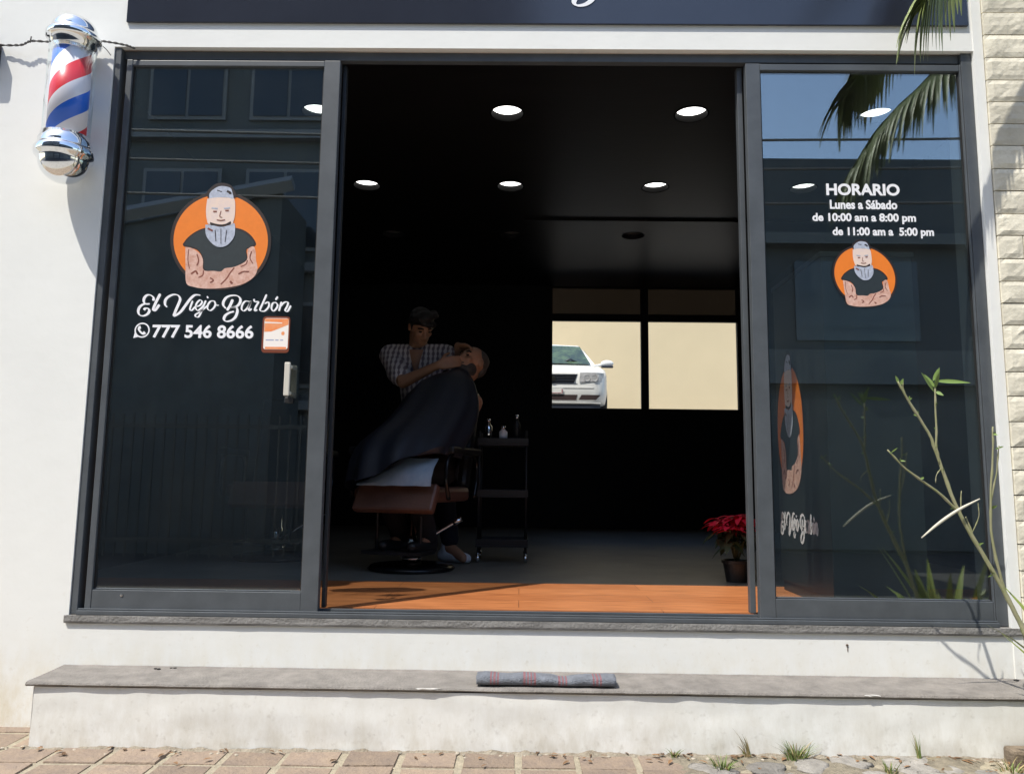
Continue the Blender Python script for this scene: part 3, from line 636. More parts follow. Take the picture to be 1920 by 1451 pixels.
# ------------------------------------------------------------------ people
def fused(name, pieces, voxel, mats, parent, pick=None, smooth_it=4, clip=None):
    """one continuous surface grown from tapered limbs (p0, r0, p1, r1) and ellipsoids (c, (rx, ry, rz), rotation)"""
    mb = MB()
    for p in pieces:
        if len(p) == 4:
            bm = bmesh.new()
            for c, r in ((p[0], p[1]), (p[2], p[3])): bmesh.ops.create_icosphere(bm, subdivisions=2, radius=r, matrix=Matrix.Translation(V(c)))
            bmesh.ops.convex_hull(bm, input=bm.verts[:]); bm.verts.index_update()
            used = {v for f in bm.faces for v in f.verts if True}
            bm.verts.ensure_lookup_table(); bm.verts.index_update()
            hull = bm.faces[:]
            mb.add([v.co.copy() for v in bm.verts], [[v.index for v in f.verts] for f in hull]); bm.free()
        else: mb.blob(p[0], p[1], 3, 0, 1, p[2] if len(p) > 2 else None)
    me = bpy.data.meshes.new(name); me.from_pydata(mb.v, [], mb.f)
    o = bpy.data.objects.new(name, me); C.objects.link(o)
    m = o.modifiers.new('r', 'REMESH'); m.mode = 'VOXEL'; m.voxel_size = voxel
    if smooth_it:
        m = o.modifiers.new('s', 'SMOOTH'); m.factor = .5; m.iterations = smooth_it
    me2 = bpy.data.meshes.new_from_object(o.evaluated_get(bpy.context.evaluated_depsgraph_get()))
    bpy.data.objects.remove(o); bpy.data.meshes.remove(me)
    me2.name = name
    if clip:
        bm = bmesh.new(); bm.from_mesh(me2)
        for (pl, no) in clip:
            bmesh.ops.bisect_plane(bm, geom=bm.verts[:]+bm.edges[:]+bm.faces[:], plane_co=pl, plane_no=no, clear_outer=True)
        bm.to_mesh(me2); bm.free()
    me2.materials.clear()
    for x in mats: me2.materials.append(x)
    off = world_loc(parent)
    if pick:
        for p in me2.polygons: p.material_index = pick(p.center)
    for v in me2.vertices: v.co -= off
    me2.polygons.foreach_set('use_smooth', [True]*len(me2.polygons))
    return link(name, me2, parent)
def rotm(fwd, up=(0, 0, 1)):      # columns: right, forward, up
    f = V(fwd).normalized(); r = f.cross(V(up)).normalized(); u = r.cross(f)
    return Matrix((r, f, u)).transposed()
def head(c, fwd, up, s=1., beard=False):
    """skull, jaw, nose, brow, ears, neck root; c = centre of the head"""
    m = rotm(fwd, up); P = lambda x, y, z: V(c)+m @ V((x*s, y*s, z*s))
    e = [(P(0, -.01, .03), (.074*s, .095*s, .088*s), m), (P(0, .025, -.045), (.056*s, .066*s, .066*s), m), (P(0, .055, -.085), (.03*s, .03*s, .024*s), m),
         (P(0, .088, .015), .009*s, P(0, .108, -.022), .015*s), (P(-.016, .094, -.028), .010*s, P(.016, .094, -.028), .010*s),
         (P(-.034, .078, .030), .013*s, P(.034, .078, .030), .013*s), (P(-.022, .084, -.058), .009*s, P(.022, .084, -.058), .009*s),
         (P(-.034, .066, -.012), (.024*s, .02*s, .02*s), m), (P(.034, .066, -.012), (.024*s, .02*s, .02*s), m),
         (P(-.078, -.01, .0), (.010*s, .020*s, .032*s), m), (P(.078, -.01, .0), (.010*s, .020*s, .032*s), m)]
    return e, m, P
def hand(wrist, d, palm_n, curl=.5, s=1., thumb=1):
    """palm, four unequal bent fingers and a thumb leaving the side of the palm"""
    d = V(d).normalized(); n = V(palm_n); n = (n-d*n.dot(d)).normalized(); a = d.cross(n).normalized()*thumb
    w = V(wrist); e = []
    for k in (-.030, -.010, .011, .030): e.append((w+d*.012*s+a*k*.7*s, .013*s, w+d*.082*s+a*k*s, .0115*s))
    for k, L in ((-.030, .062), (-.010, .074), (.011, .070), (.030, .056)):
        p = w+d*.088*s+a*k*s; ang = 0.
        for seg, q in ((.42, .0095), (.32, .0088), (.26, .0078)):
            ang += curl*.75; dd = d*math.cos(ang)+n*math.sin(ang); p2 = p+dd*L*seg*s*1.05; e.append((p, q*s, p2, q*.92*s)); p = p2
    t0 = w+d*.030*s-a*.026*s; t1 = t0+(d*.55-a*.75+n*.3).normalized()*.040*s; t2 = t1+(d*.85-a*.25+n*.4).normalized()*.030*s
    e += [(t0, .014*s, t1, .0105*s), (t1, .0105*s, t2, .0085*s)]
    return e

skin = mat('tan_skin', (.40, .20, .115), .5, var=.12, vscale=20, bump=.05, bscale=200); hairm = mat('black_hair', (.010, .009, .009), .55, var=.3, vscale=60, bump=.6, bscale=120)
eye = mat('dark_eye', (.01, .008, .008), .2)
# --- the barber: stands behind the chair, bent over the client's head
barber = thing('person', 'barber in a striped short-sleeved shirt and white trainers bending over his client', 'person', (-.66, 2.2, FL))
BO = V((-.05, .07, .035))
W = lambda x, y, z: V((x, y, z))+BO
cl_head = CC-D*.30+UP*1.285+V((.22, 0, 0))
pel, chest, neck = W(-.60, 2.02, 1.37), W(-.655, 1.965, 1.73), W(-.655, 1.915, 1.905)
hc = W(-.625, 1.815, 1.985); he, hm_, HP = head(hc, (.42, -.72, -.62), (.20, -.50, .80), 1.)
shL, shR = W(-.845, 1.95, 1.815), W(-.465, 1.93, 1.815)          # camera-left and camera-right shoulder
wrL, wrR = cl_head+V((-.20, -.13, -.03)), cl_head+V((-.095, .05, .125))
elL, elR = V((wrL.x-.24, wrL.y+.10, wrL.z-.10)), W(-.36, 1.90, 1.66)
hipA, hipB = W(-.69, 2.03, 1.33), W(-.50, 2.03, 1.33)
knA, knB = W(-.70, 2.00, .93), W(-.47, 1.97, .93); anA, anB = V((-.74, 2.10, .57)), V((-.455, 1.93, .57))
body = he+[(hc+hm_ @ V((0, -.03, -.06)), .058, neck, .062), (neck, .062, chest+V((0, 0, .1)), .075),
    (shL, .062, shR, .062), (chest+V((-.09, 0, 0)), .115, chest+V((.09, 0, 0)), .115), (chest, .13, pel, .125), (pel+V((-.07, 0, 0)), .115, pel+V((.07, 0, 0)), .115),
    (shL, .058, elL, .042), (elL, .043, wrL, .027), (shR, .058, elR, .042), (elR, .043, wrR, .027),
    (hipA, .095, knA, .062), (knA, .062, anA, .042), (hipB, .095, knB, .062), (knB, .062, anB, .042),
    (anA, .042, anA+V((0, -.12, -.055)), .03), (anB, .042, anB+V((.10, -.10, -.055)), .03)]
body += hand(wrL, (.80, .10, .20), (.25, .85, .0), .45, 1.05, -1)+hand(wrR, (.78, -.50, -.18), (-.1, -.35, -.9), .40, 1.05, -1)
fused('body', body, .0075, [skin], barber)
fused('hair', [(HP(0, -.02, .055), (.082, .10, .078), hm_), (HP(0, .045, .105), (.06, .05, .035), hm_), (HP(-.062, -.025, .02), (.022, .05, .05), hm_), (HP(.062, -.025, .02), (.022, .05, .05), hm_), (HP(0, -.075, .0), (.06, .035, .06), hm_)]+[(HP(.07*math.cos(k*2.4), .02+.075*math.sin(k*2.4)*.9, .085+.03*math.sin(k*5.1)), (.026, .026, .022), hm_) for k in range(14)], .008, [hairm], barber)
for s in (-1, 1):
    eb = MB(); eb.blob(HP(s*.032, .085, .010), (.011, .006, .006), 2); eb.build('eye', eye, barber, smooth=True)
    eb = MB(); eb.tube([HP(s*.016, .093, .034), HP(s*.034, .092, .038), HP(s*.05, .08, .032)], .0045, 5); eb.build('eyebrow', eye, barber, smooth=True)
def shirt_mat():
    m = mat('striped_shirt', (.5, .47, .47), .85, bump=.1, bscale=60); t = m.node_tree; b = t.nodes['Principled BSDF']
    tc = t.nodes.new('ShaderNodeTexCoord'); wv = t.nodes.new('ShaderNodeTexWave'); wv.inputs['Scale'].default_value = 9.5; wv.inputs['Distortion'].default_value = 3.0; wv.inputs['Detail'].default_value = 1
    t.links.new(tc.outputs['Object'], wv.inputs[0]); w2 = t.nodes.new('ShaderNodeTexWave'); w2.bands_direction = 'Z'; w2.inputs['Scale'].default_value = 8; w2.inputs['Distortion'].default_value = 2.5; t.links.new(tc.outputs['Object'], w2.inputs[0])
    mm = t.nodes.new('ShaderNodeMix'); mm.data_type = 'FLOAT'; mm.inputs[0].default_value = .33; t.links.new(wv.outputs['Fac'], mm.inputs[2]); t.links.new(w2.outputs['Fac'], mm.inputs[3])
    r = t.nodes.new('ShaderNodeValToRGB'); e = r.color_ramp.elements
    e[0].color = (.19, .15, .18, 1); e[0].position = .3; e[1].color = (.66, .60, .60, 1)
    e[1].position = .65
    t.links.new(mm.outputs[0], r.inputs[0]); t.links.new(r.outputs[0], b.inputs['Base Color']); return m
mid = lambda a, b, t: a+(b-a)*t
fused('shirt', [(shL, .082, shR, .082), (chest+V((-.095, 0, 0)), .135, chest+V((.095, 0, 0)), .135), (chest, .15, pel+V((0, 0, -.02)), .15), (pel+V((-.075, 0, -.03)), .135, pel+V((.075, 0, -.03)), .135),
    (shL, .080, mid(shL, elL, .78), .070), (shR, .080, mid(shR, elR, .78), .070), (neck+V((-.055, .02, -.055)), .045, neck+V((.055, .02, -.055)), .045)], .010, [shirt_mat()], barber, smooth_it=3,
    clip=[((0, 0, 1.32), (0, 0, -1))])
un = MB(); un.grid(lambda u, v: chest+V(((u-.5)*(.012+.085*v), -.142-.012*math.sin(u*math.pi)+.03*(v-.5), -.06+v*.17)), 6, 6)
un.build('undershirt', mat('bare_chest_tan', (.36, .18, .11), .6), barber, smooth=True)
fused('trousers', [(pel+V((-.06, 0, -.04)), .128, pel+V((.06, 0, -.04)), .128), (hipA, .112, knA, .080), (knA, .080, anA+V((0, 0, .06)), .062), (hipB, .112, knB, .080), (knB, .080, anB+V((0, 0, .06)), .062)], .011, [mat('dark_denim', (.012, .015, .028), .9, var=.3, vscale=12)], barber)
trn = mat('white_trainer', (.74, .78, .84), .6, var=.2, vscale=14)
for an, d in ((anA, V((-.05, -1, 0)).normalized()), (anB, V((.80, -.60, 0)).normalized())):
    q = V((an.x, an.y, FL))
    fused('shoe', [(q-d*.05+UP*.045, .045, q+d*.06+UP*.045, .045), (q+d*.06+UP*.042, .042, q+d*.15+UP*.033, .031), (q-d*.02+UP*.06, .045, q-d*.02+UP*.13, .042)], .008, [trn], barber, clip=[((0, 0, FL+.002), (0, 0, -1))])
# --- the client, lying back under the cape
cl = thing('person', 'bearded client lying back in the barber chair under a dark cape', 'person', (CC.x, CC.y, FL+.49))
hip = CC-D*.08+UP*.60+V((.05, 0, 0)); ch2 = CC-D*.17+UP*.98+V((.11, 0, 0)); nk = CC-D*.25+UP*1.18+V((.17, 0, 0))
hc2 = cl_head; h2, m2, P2 = head(hc2, (-.50, -.62, .38), (.28, .28, .86), 1.)
DL = V((-.42, -.90, 0)).normalized(); SL = V((.90, -.42, 0)).normalized()
kA, kB = hip+DL*.33+SL*.10-UP*.05, hip+DL*.33-SL*.10-UP*.05
bd2 = h2+[(hc2+m2 @ V((0, -.02, -.06)), .058, nk, .06), (nk, .06, ch2, .10), (ch2+SD*.14, .085, ch2-SD*.14, .085), (ch2, .13, hip, .125), (hip+SD*.07, .11, hip-SD*.07, .11),
    (hip+SD*.09, .09, kA, .062), (kA, .062, kA-DL*.20-UP*.37, .042), (hip-SD*.09, .09, kB, .062), (kB, .062, kB-DL*.20-UP*.37, .042), (kA-DL*.20-UP*.37, .04, kA-DL*.08-UP*.40, .03), (kB-DL*.20-UP*.37, .04, kB-DL*.08-UP*.40, .03)]
for s, k in ((1, 1), (-1, -1)):
    sh = ch2+SD*.19*s+UP*.03; el = CC-D*.08+SD*.24*s+UP*.78; wr = CC+DL*.10+SD*.07*s+UP*.735
    bd2 += [(sh, .06, el, .042), (el, .042, wr, .027)]+hand(wr, DL-SD*s*.5, -UP, .4, 1., k)
fused('body', bd2, .008, [mat('light_skin', (.44, .22, .13), .5, var=.12, vscale=20)], cl)
fused('hair', [(P2(0, -.035, .045), (.079, .09, .075), m2), (P2(0, -.08, -.0), (.06, .04, .06), m2)], .008, [mat('grey_brown_hair', (.10, .085, .075), .6, var=.4, vscale=50)], cl)
fused('beard', [(P2(0, .05, -.085), (.05, .045, .05), m2), (P2(-.045, .02, -.06), (.02, .045, .045), m2), (P2(.045, .02, -.06), (.02, .045, .045), m2), (P2(0, .085, -.048), (.032, .014, .01), m2)], .008, [mat('greying_beard', (.09, .07, .06), .7, var=.5, vscale=60)], cl)
dk = mat('black_trousers', (.010, .010, .012), .9)
fused('trousers', [(hip+SD*.09, .105, kA, .078), (kA, .078, kA-DL*.19-UP*.35, .058), (hip-SD*.09, .105, kB, .078), (kB, .078, kB-DL*.19-UP*.35, .058), (hip+SD*.07, .125, hip-SD*.07, .125)], .011, [dk], cl)
for q in (kA, kB): fused('shoe', [(q-DL*.21-UP*.41, .050, q-DL*.10-UP*.41, .046), (q-DL*.10-UP*.41, .046, q-DL*.02-UP*.40, .034), (q-DL*.21-UP*.39, .05, q-DL*.20-UP*.33, .05)], .009, [M['black']], cl)
for s in (-1, 1):
    eb = MB(); eb.blob(P2(s*.032, .085, .010), (.011, .006, .006), 2); eb.build('eye', eye, cl, smooth=True)
    eb = MB(); eb.tube([P2(s*.016, .093, .034), P2(s*.034, .092, .038), P2(s*.05, .08, .032)], .0045, 5); eb.build('eyebrow', eye, cl, smooth=True)
cp = MB(); NR = 56; rg = []
secs = [(nk+UP*.015+D*.01, .068, .068, 0), (nk-UP*.02+D*.02, .10, .085, .0), (ch2+UP*.12+D*.03, .22, .14, .02), (ch2-UP*.04+D*.07, .27, .18, .06), (CC+V((.06, -.02, .80)), .29, .22, .09), (CC+DL*.10+V((.04, 0, .72)), .30, .31, .10), (CC+DL*.14+V((.03, 0, .63)), .31, .34, .11), (CC+DL*.15+V((.02, 0, .52)), .32, .35, .13)]
for i, (c, rx, ry, fold) in enumerate(secs):
    t = i/(len(secs)-1); ring_ = []
    nrm = (UP*(.35+.65*t)+(-D)*.55*(1-t)).normalized(); ay = SD.cross(nrm)*-1
    fw = (D-nrm*D.dot(nrm)).normalized()
    for k in range(NR):
        a = 2*math.pi*k/NR; w_ = 1+fold*.55*math.sin(a*9+i*.5)+fold*.5*noise.noise(V((math.cos(a)*2, math.sin(a)*2, i*.5)))
        p = c+SD*math.cos(a)*rx*w_+fw*math.sin(a)*ry*w_
        if i == len(secs)-1: p += UP*(.05*math.sin(a*3+1)+.07*noise.noise(V((math.cos(a), math.sin(a), 4)))+.16*max(0, (p-(CC+DL*.15)).dot(V((.80, -.60, 0)))/.34)-.07*max(0, -(p-(CC+DL*.15)).dot(V((.9, -.4, 0)))/.34))
        ring_.append(p)
    rg.append(ring_)
cp.rings(rg, cap=False)
o = cp.build('cape', mat('navy_cape', (.013, .016, .026), .55, bump=.2, bscale=14), cl, smooth=True)
sm = o.modifiers.new('subsurf', 'SUBSURF'); sm.levels = sm.render_levels = 1

# ------------------------------------------------------------------ trolley behind the chair
tx, ty = -.115, 2.05
tr = thing('trolley', 'black rolling salon trolley with bottles behind the barber chair', 'trolley', (tx, ty, FL))
for z in (.10, .42, .76):
    b = MB(); b.box(tx-.17, tx+.17, ty-.14, ty+.14, FL+z, FL+z+.012)
    for (x0, x1, y0, y1) in ((-.17, .17, -.14, -.132), (-.17, .17, .132, .14), (-.17, -.162, -.1315, .1315), (.162, .17, -.1315, .1315)): b.box(tx+x0, tx+x1, ty+y0, ty+y1, FL+z+.0125, FL+z+.05)
    b.build('tray', M['black'], tr, bevel=.002)
for sx in (-1, 1):
    for sy in (-1, 1):
        b = MB(); b.tube([(tx+sx*.155, ty+sy*.125, FL+.06), (tx+sx*.155, ty+sy*.125, FL+.86)], .009, 10); b.build('post', M['black'], tr, smooth=True)
        b = MB(); b.lathe([(.0, -.012), (.026, -.012), (.028, 0), (.026, .012), (0, .012)], (tx+sx*.155, ty+sy*.125, FL+.028), 16, (1, 0, 0)); b.tube([(tx+sx*.155, ty+sy*.125, FL+.03), (tx+sx*.155, ty+sy*.125, FL+.07)], .008, 8); b.build('caster', M['chrome'], tr, smooth=True)
for i, (dx, dy, h, r, mm, lab) in enumerate(((-.10, -.06, .17, .024, 'chrome', 'chrome spray bottle on the trolley top, leftmost'), (.0, -.08, .12, .028, 'white', 'short white jar on the trolley top'), (.09, -.05, .20, .022, 'black', 'tall black bottle on the trolley top, rightmost'))):
    c = (tx+dx, ty+dy, FL+.7725); t = thing('bottle', lab, 'bottle', c, 'bottles on the trolley')
    b = MB(); b.lathe([(0, 0), (r, 0), (r, h*.68), (r*.45, h*.8), (r*.45, h*.84)], c, 18); b.build('flask', M[mm], t, smooth=True)
    b = MB(); b.lathe([(0, h*.842), (r*.55, h*.842), (r*.5, h), (0, h)], c, 16); b.build('cap', M['chrome'], t, smooth=True)

# ------------------------------------------------------------------ poinsettia
pz = thing('potted_poinsettia', 'red poinsettia in a small black pot on the wood floor by doorway', 'potted plant', (1.18, 1.13, FL))
PC = V((1.185, 1.13, FL))
b = MB(); b.lathe([(0, 0), (.056, 0), (.072, .098), (.079, .100), (.079, .116), (.070, .116), (.066, .095), (0, .092)], PC, 28); b.build('pot', M['black'], pz, smooth=False)
b = MB(); b.lathe([(0, .0925), (.066, .0955), (.0, .099)], PC, 20); b.build('soil', mat('potting_soil', (.03, .02, .012), .95, bump=1, bscale=90), pz)
rp = random.Random(5)
def leaf_blade(mb, base, d, up, L, W, droop=.3, lobes=0.):
    d = V(d).normalized(); a = d.cross(V(up)).normalized(); u = a.cross(d).normalized(); vs = []; n = 6
    for i in range(n+1):
        t = i/n; wd = W*math.sin(math.pi*min(1, t**.75*.96+.02))*(1+lobes*math.sin(t*9)); c = V(base)+d*L*t-V((0, 0, 1))*droop*L*t*t
        vs += [c-a*wd*.5+u*wd*.14, c, c+a*wd*.5+u*wd*.14]
    fs = []
    for i in range(n):
        for k in (0, 1): fs.append((3*i+k, 3*i+k+1, 3*i+k+4, 3*i+k+3))
    mb.add(vs, fs)
red, grn, stm = MB(), MB(), MB()
for k in range(9):
    a = k*2.4; tip = PC+V((.12*math.cos(a)*(k/9)**.5*1.15, .11*math.sin(a)*(k/9)**.5, .30+.05*rp.random()-.05*(k/9)))
    stm.tube(catmull([PC+UP*.09, mid(PC+UP*.12, tip, .5)+V((0, 0, .02)), tip], 4), .005, 6)
    for j in range(12):
        b_ = a+j*.53+rp.uniform(-.2, .2)
        leaf_blade(red, tip+UP*rp.uniform(-.015, .02), (math.cos(b_), math.sin(b_), rp.uniform(-.1, .35)), UP, rp.uniform(.075, .125), rp.uniform(.036, .055), rp.uniform(.2, .6), .12)
    for j in range(5):
        b_ = a+j*1.3; leaf_blade(grn, tip-UP*rp.uniform(.05, .10), (math.cos(b_), math.sin(b_), .1), UP, rp.uniform(.07, .11), rp.uniform(.04, .055), .7, .1)
red.build('bracts', mat('poinsettia_red', (.78, .014, .055), .55, island=.3), pz, smooth=True, fix=False); grn.build('leaves', mat('dark_green_leaf', (.035, .06, .025), .5, island=.3), pz, smooth=True, fix=False); stm.build('stem', mat('stem_green', (.06, .07, .03), .6), pz, smooth=True)

# ------------------------------------------------------------------ rag rug on the step
def rug_mat():
    m = mat('woven_rag', (.20, .215, .245), .95, var=.35, vscale=30, bump=.8, bscale=180); t = m.node_tree; b = t.nodes['Principled BSDF']; prev = b.inputs['Base Color'].links[0].from_socket
    tc = t.nodes.new('ShaderNodeTexCoord'); s = t.nodes.new('ShaderNodeSeparateXYZ'); t.links.new(tc.outputs['Object'], s.inputs[0])
    r = t.nodes.new('ShaderNodeValToRGB'); r.color_ramp.interpolation = 'CONSTANT'; e = r.color_ramp.elements
    mr = t.nodes.new('ShaderNodeMapRange'); mr.inputs[1].default_value = -.152; mr.inputs[2].default_value = .36; t.links.new(s.outputs['X'], mr.inputs[0]); t.links.new(mr.outputs[0], r.inputs[0])
    e[0].position = 0; e[0].color = (0, 0, 0, 1); e[1].position = .995; e[1].color = (0, 0, 0, 1)
    for c in (.095, .12, .145, .335, .36, .385, .41, .585, .61, .635, .83, .855, .88): 
        x = e.new(c); x.color = (1, 1, 1, 1); x = e.new(c+.013); x.color = (0, 0, 0, 1)
    mx = t.nodes.new('ShaderNodeMix'); mx.data_type = 'RGBA'; t.links.new(r.outputs[0], mx.inputs[0]); t.links.new(prev, mx.inputs[6]); mx.inputs[7].default_value = (.24, .11, .12, 1)
    t.links.new(mx.outputs[2], b.inputs['Base Color']); return m
rg_ = MB(); rr = []
for i in range(53):
    u = i/52; x = -.152+u*.511; rr.append([])
    for k in range(16):
        a = 2*math.pi*k/16; ca, sa = math.cos(a), math.sin(a)
        h = .0175+.0035*noise.noise(V((u*7, 1, 0)))-.005*math.exp(-((u-.63)/.1)**2); dp = .040+.004*noise.noise(V((u*5, 3, 0)))
        yy = math.copysign(abs(ca)**.6, ca)*dp; zz = math.copysign(abs(sa)**.6, sa)*h
        rr[-1].append((x+(.004*noise.noise(V((a, 2, u))) if i in (0, 52) else 0), -.182+yy+.004*noise.noise(V((u*9, a, 2))), .266+h+zz+(.0015*noise.noise(V((u*40, a*3, 5))) if sa > -.5 else 0)))
rg_.rings(rr)
tag(rg_.build('rolled_rug', rug_mat(), smooth=True), 'grey-blue woven rug with red stripes rolled flat on the entrance step', 'rug')

# ------------------------------------------------------------------ stone wall at the right
sw = MB(); rw = random.Random(21)
z = -.1; row = 0
while z < 5.2:
    h = rw.uniform(.092, .104); x = 1.9865
    first = True
    while x < 4.6:
        L = rw.uniform(.16, .42) if not first else rw.uniform(.08, .30); first = False
        x1 = min(x+L, 4.7); y0 = -.020-rw.uniform(0, .005); gx = .0022; gz = .0022; seed = rw.uniform(0, 99)
        nu = max(4, int(L/.022)); nv = 5
        if x < 2.9:
            def face(u, v, x=x, x1=x1, z=z, h=h, y0=y0, seed=seed):
                e = min(u, 1-u)*(x1-x)/.012; f = min(v, 1-v)*h/.012; k = min(1, e, f)
                px = x+gx+u*(x1-x-2*gx); pz_ = z+gz+v*(h-2*gz)
                return (px, y0*.75+(.004*(1-k))-.0030*k*fbm((px*11, seed, pz_*13))-.0025*k*noise.noise(Vector((px*38, seed, pz_*38))), pz_)
            sw.grid(face, nu, nv)
            for uu in (0, 1):
                sw.grid(lambda a, v, uu=uu: ((face(uu, v)[0], face(uu, v)[1]+a*.06, face(uu, v)[2])), 1, nv)
            for vv in (0, 1):
                sw.grid(lambda u, a, vv=vv: ((face(u, vv)[0], face(u, vv)[1]+a*.06, face(u, vv)[2])), nu, 1)
        else: sw.box(x+gx, x1-gx, y0, .045, z+gz, z+h-gz)
        x = x1
    z += h; row += 1
tag(sw.build('stone_wall', mat('cream_split_limestone', (.74, .69, .56), .9, var=.2, vscale=9, bump=.35, bscale=45, island=.10), fix=False), 'cream split limestone wall in courses at right of shop', 'stone wall')
b = MB(); b.box(1.735, 2.2, -.30, -.232, -.02, .095); tag(b.build('stone_block', mat('brown_block', (.22, .17, .12), .9, var=.4, vscale=20, bump=.8, bscale=60), bevel=.012), 'low brown stone block at the right end of the step', 'stone block')

# ------------------------------------------------------------------ cut-back shrub in front of the right frame
sh = thing('pruned_shrub', 'cut-back shrub with bare green-grey stems in front of right door', 'shrub', (1.98, -.34, 0))
bark = mat('green_grey_bark', (.27, .25, .16), .75, var=.35, vscale=30, col2=(.20, .21, .09)); leafm = mat('fresh_leaf', (.16, .24, .06), .5, island=.2)
def stem(pts, r0, r1, nm='stem'):
    b = MB(); P = catmull(pts, 5); n = len(P); b.tube([p+V((noise.noise(p*19), noise.noise(p*23), 0))*.003 for p in P], [(r0+(r1-r0)*i/(n-1))*.8+(.0012 if i % 5 == 3 else 0) for i in range(n)], 8); return b.build(nm, bark, sh, smooth=True)
stem([(1.98, -.34, -.02), (1.90, -.335, .20), (1.803, -.33, .448), (1.773, -.32, .537), (1.717, -.30, .681), (1.608, -.28, .906), (1.562, -.26, 1.08), (1.525, -.25, 1.209), (1.452, -.25, 1.339), (1.421, -.25, 1.399)], .0135, .0045, 'main_stem')
stem([(1.556, -.26, 1.09), (1.548, -.26, 1.16), (1.551, -.26, 1.25), (1.555, -.26, 1.379)], .0055, .004)
stem([(1.604, -.28, .915), (1.526, -.28, .992), (1.423, -.28, 1.068), (1.358, -.28, 1.14)], .0065, .0035)
stem([(1.75, -.31, .60), (1.734, -.305, .654), (1.707, -.30, .822), (1.713, -.30, .975), (1.729, -.30, 1.11), (1.737, -.30, 1.228)], .007, .0035)
stem([(1.713, -.30, .96), (1.737, -.30, 1.052), (1.754, -.30, 1.159)], .004, .0025)
stem([(1.61, -.28, .915), (1.618, -.28, .993)], .0028, .0018)
stem([(1.452, -.25, 1.339), (1.440, -.25, 1.375), (1.443, -.25, 1.398)], .003, .0015, 'twig')
stem([(1.56, -.262, 1.075), (1.535, -.275, 1.05), (1.528, -.28, 1.02)], .0022, .0012, 'twig')
stem([(1.64, -.29, .84), (1.665, -.30, .90), (1.664, -.30, .95)], .0025, .0012, 'twig')
stem([(1.70, -.30, .70), (1.655, -.295, .80), (1.625, -.285, .90)], .004, .003)
lb = MB()
for (p, d, L, W) in (((1.555, -.26, 1.375), (-.05, .02, .09), .065, .014), ((1.555, -.26, 1.375), (.03, .0, .12), .085, .015), ((1.55, -.26, 1.36), (-.06, -.02, .085), .095, .013), ((1.553, -.26, 1.37), (.01, -.05, .11), .075, .013),
                     ((1.558, -.26, 1.40), (.13, -.01, .0), .125, .016), ((1.425, -.25, 1.39), (-.02, 0, .06), .035, .012), ((1.43, -.25, 1.385), (.03, 0, .06), .03, .012), ((1.556, -.26, 1.36), (.03, -.02, -.02), .03, .014), ((1.548, -.26, 1.40), (.05, .02, .09), .06, .012)):
    leaf_blade(lb, p, d, (0, -1, .2), L, W, .05)
rq = random.Random(8)
for (x, y, z_) in ((1.60, -.28, .93), (1.565, -.262, 1.07), (1.545, -.255, 1.15), (1.49, -.25, 1.27), (1.46, -.25, 1.33), (1.55, -.26, 1.22), (1.553, -.26, 1.31), (1.47, -.28, 1.035), (1.40, -.28, 1.10), (1.37, -.28, 1.13), (1.71, -.30, .70), (1.712, -.30, .93), (1.735, -.30, 1.20), (1.752, -.30, 1.15), (1.66, -.29, .80)):
    for q in range(2): leaf_blade(lb, (x, y, z_), (rq.uniform(-1, 1), rq.uniform(-1, .3), rq.uniform(-.2, 1)), (0, -1, .2), rq.uniform(.012, .030), rq.uniform(.005, .009), .1)
lb.build('leaves', leafm, sh, smooth=True, fix=False)
b = MB(); P = catmull([(1.454, -.30, .823), (1.518, -.305, .877), (1.589, -.31, .926), (1.672, -.30, .965)], 5)
b.tube(P, [.0015+.0035*math.sin(math.pi*i/(len(P)-1))+.0008 for i in range(len(P))], 6); b.build('dry_leaf', mat('dry_leaf_stalk', (.55, .52, .42), .7), sh, smooth=True)

# low bushy plant further right; it shows in the door glass
bu = thing('agave_plant', 'low spiky green plant by the stone wall, mirrored in the right glass', 'plant', (2.15, -.55, 0))
b = MB(); rp = random.Random(9)
for k in range(64):
    a = k*2.4; leaf_blade(b, (2.05+.06*math.cos(a*1.7), -.52+.06*math.sin(a*1.3), .04), (math.cos(a)*.55, math.sin(a)*.5, rp.uniform(.8, 2.2)), UP, rp.uniform(.4, .95), rp.uniform(.035, .06), rp.uniform(.15, .45))
b.build('leaves', mat('yellow_green_leaf', (.17, .21, .04), .5, island=.3), bu, smooth=True, fix=False)

# ------------------------------------------------------------------ weeds and litter
grassm = mat('weed_green', (.13, .18, .045), .7, island=.35); drym = mat('dry_grass', (.30, .24, .11), .8, island=.3)
def tuft(x, y, n, h, sp, lab, dry=.2, lean=0., z=.034):
    b = MB(); rt = random.Random(int(x*1000))
    for k in range(n):
        a = rt.uniform(0, 6.28); r = sp*math.sqrt(rt.random()); H = h*rt.uniform(.45, 1); b.use(1 if rt.random() < dry else 0)
        bx, by = x+r*math.cos(a)*.6, y+r*math.sin(a)*.5; dx, dy = math.cos(a)*sp*rt.uniform(.3, 1.5)+lean, math.sin(a)*sp*rt.uniform(.2, .8); wd = rt.uniform(.0022, .0042); pa = rt.uniform(0, 3.14); ox, oy = math.cos(pa)*wd, math.sin(pa)*wd
        vs = []
        for i in range(4):
            t = i/3; q = (1-t)*.95+.05; c = (bx+dx*t*t, by+dy*t*t, z+H*(t-.12*t*t)); vs += [(c[0]-ox*q, c[1]-oy*q, c[2]), (c[0]+ox*q, c[1]+oy*q, c[2])]
        b.add(vs, [(2*i, 2*i+1, 2*i+3, 2*i+2) for i in range(3)])
    return tag(b.build('grass_tuft', [grassm, drym], fix=False), lab, 'weed', 'weeds along the foot of the step')
tuft(.825, -.235, 16, .13, .022, 'thin upright weed leaning left below the step', .35, -.03)
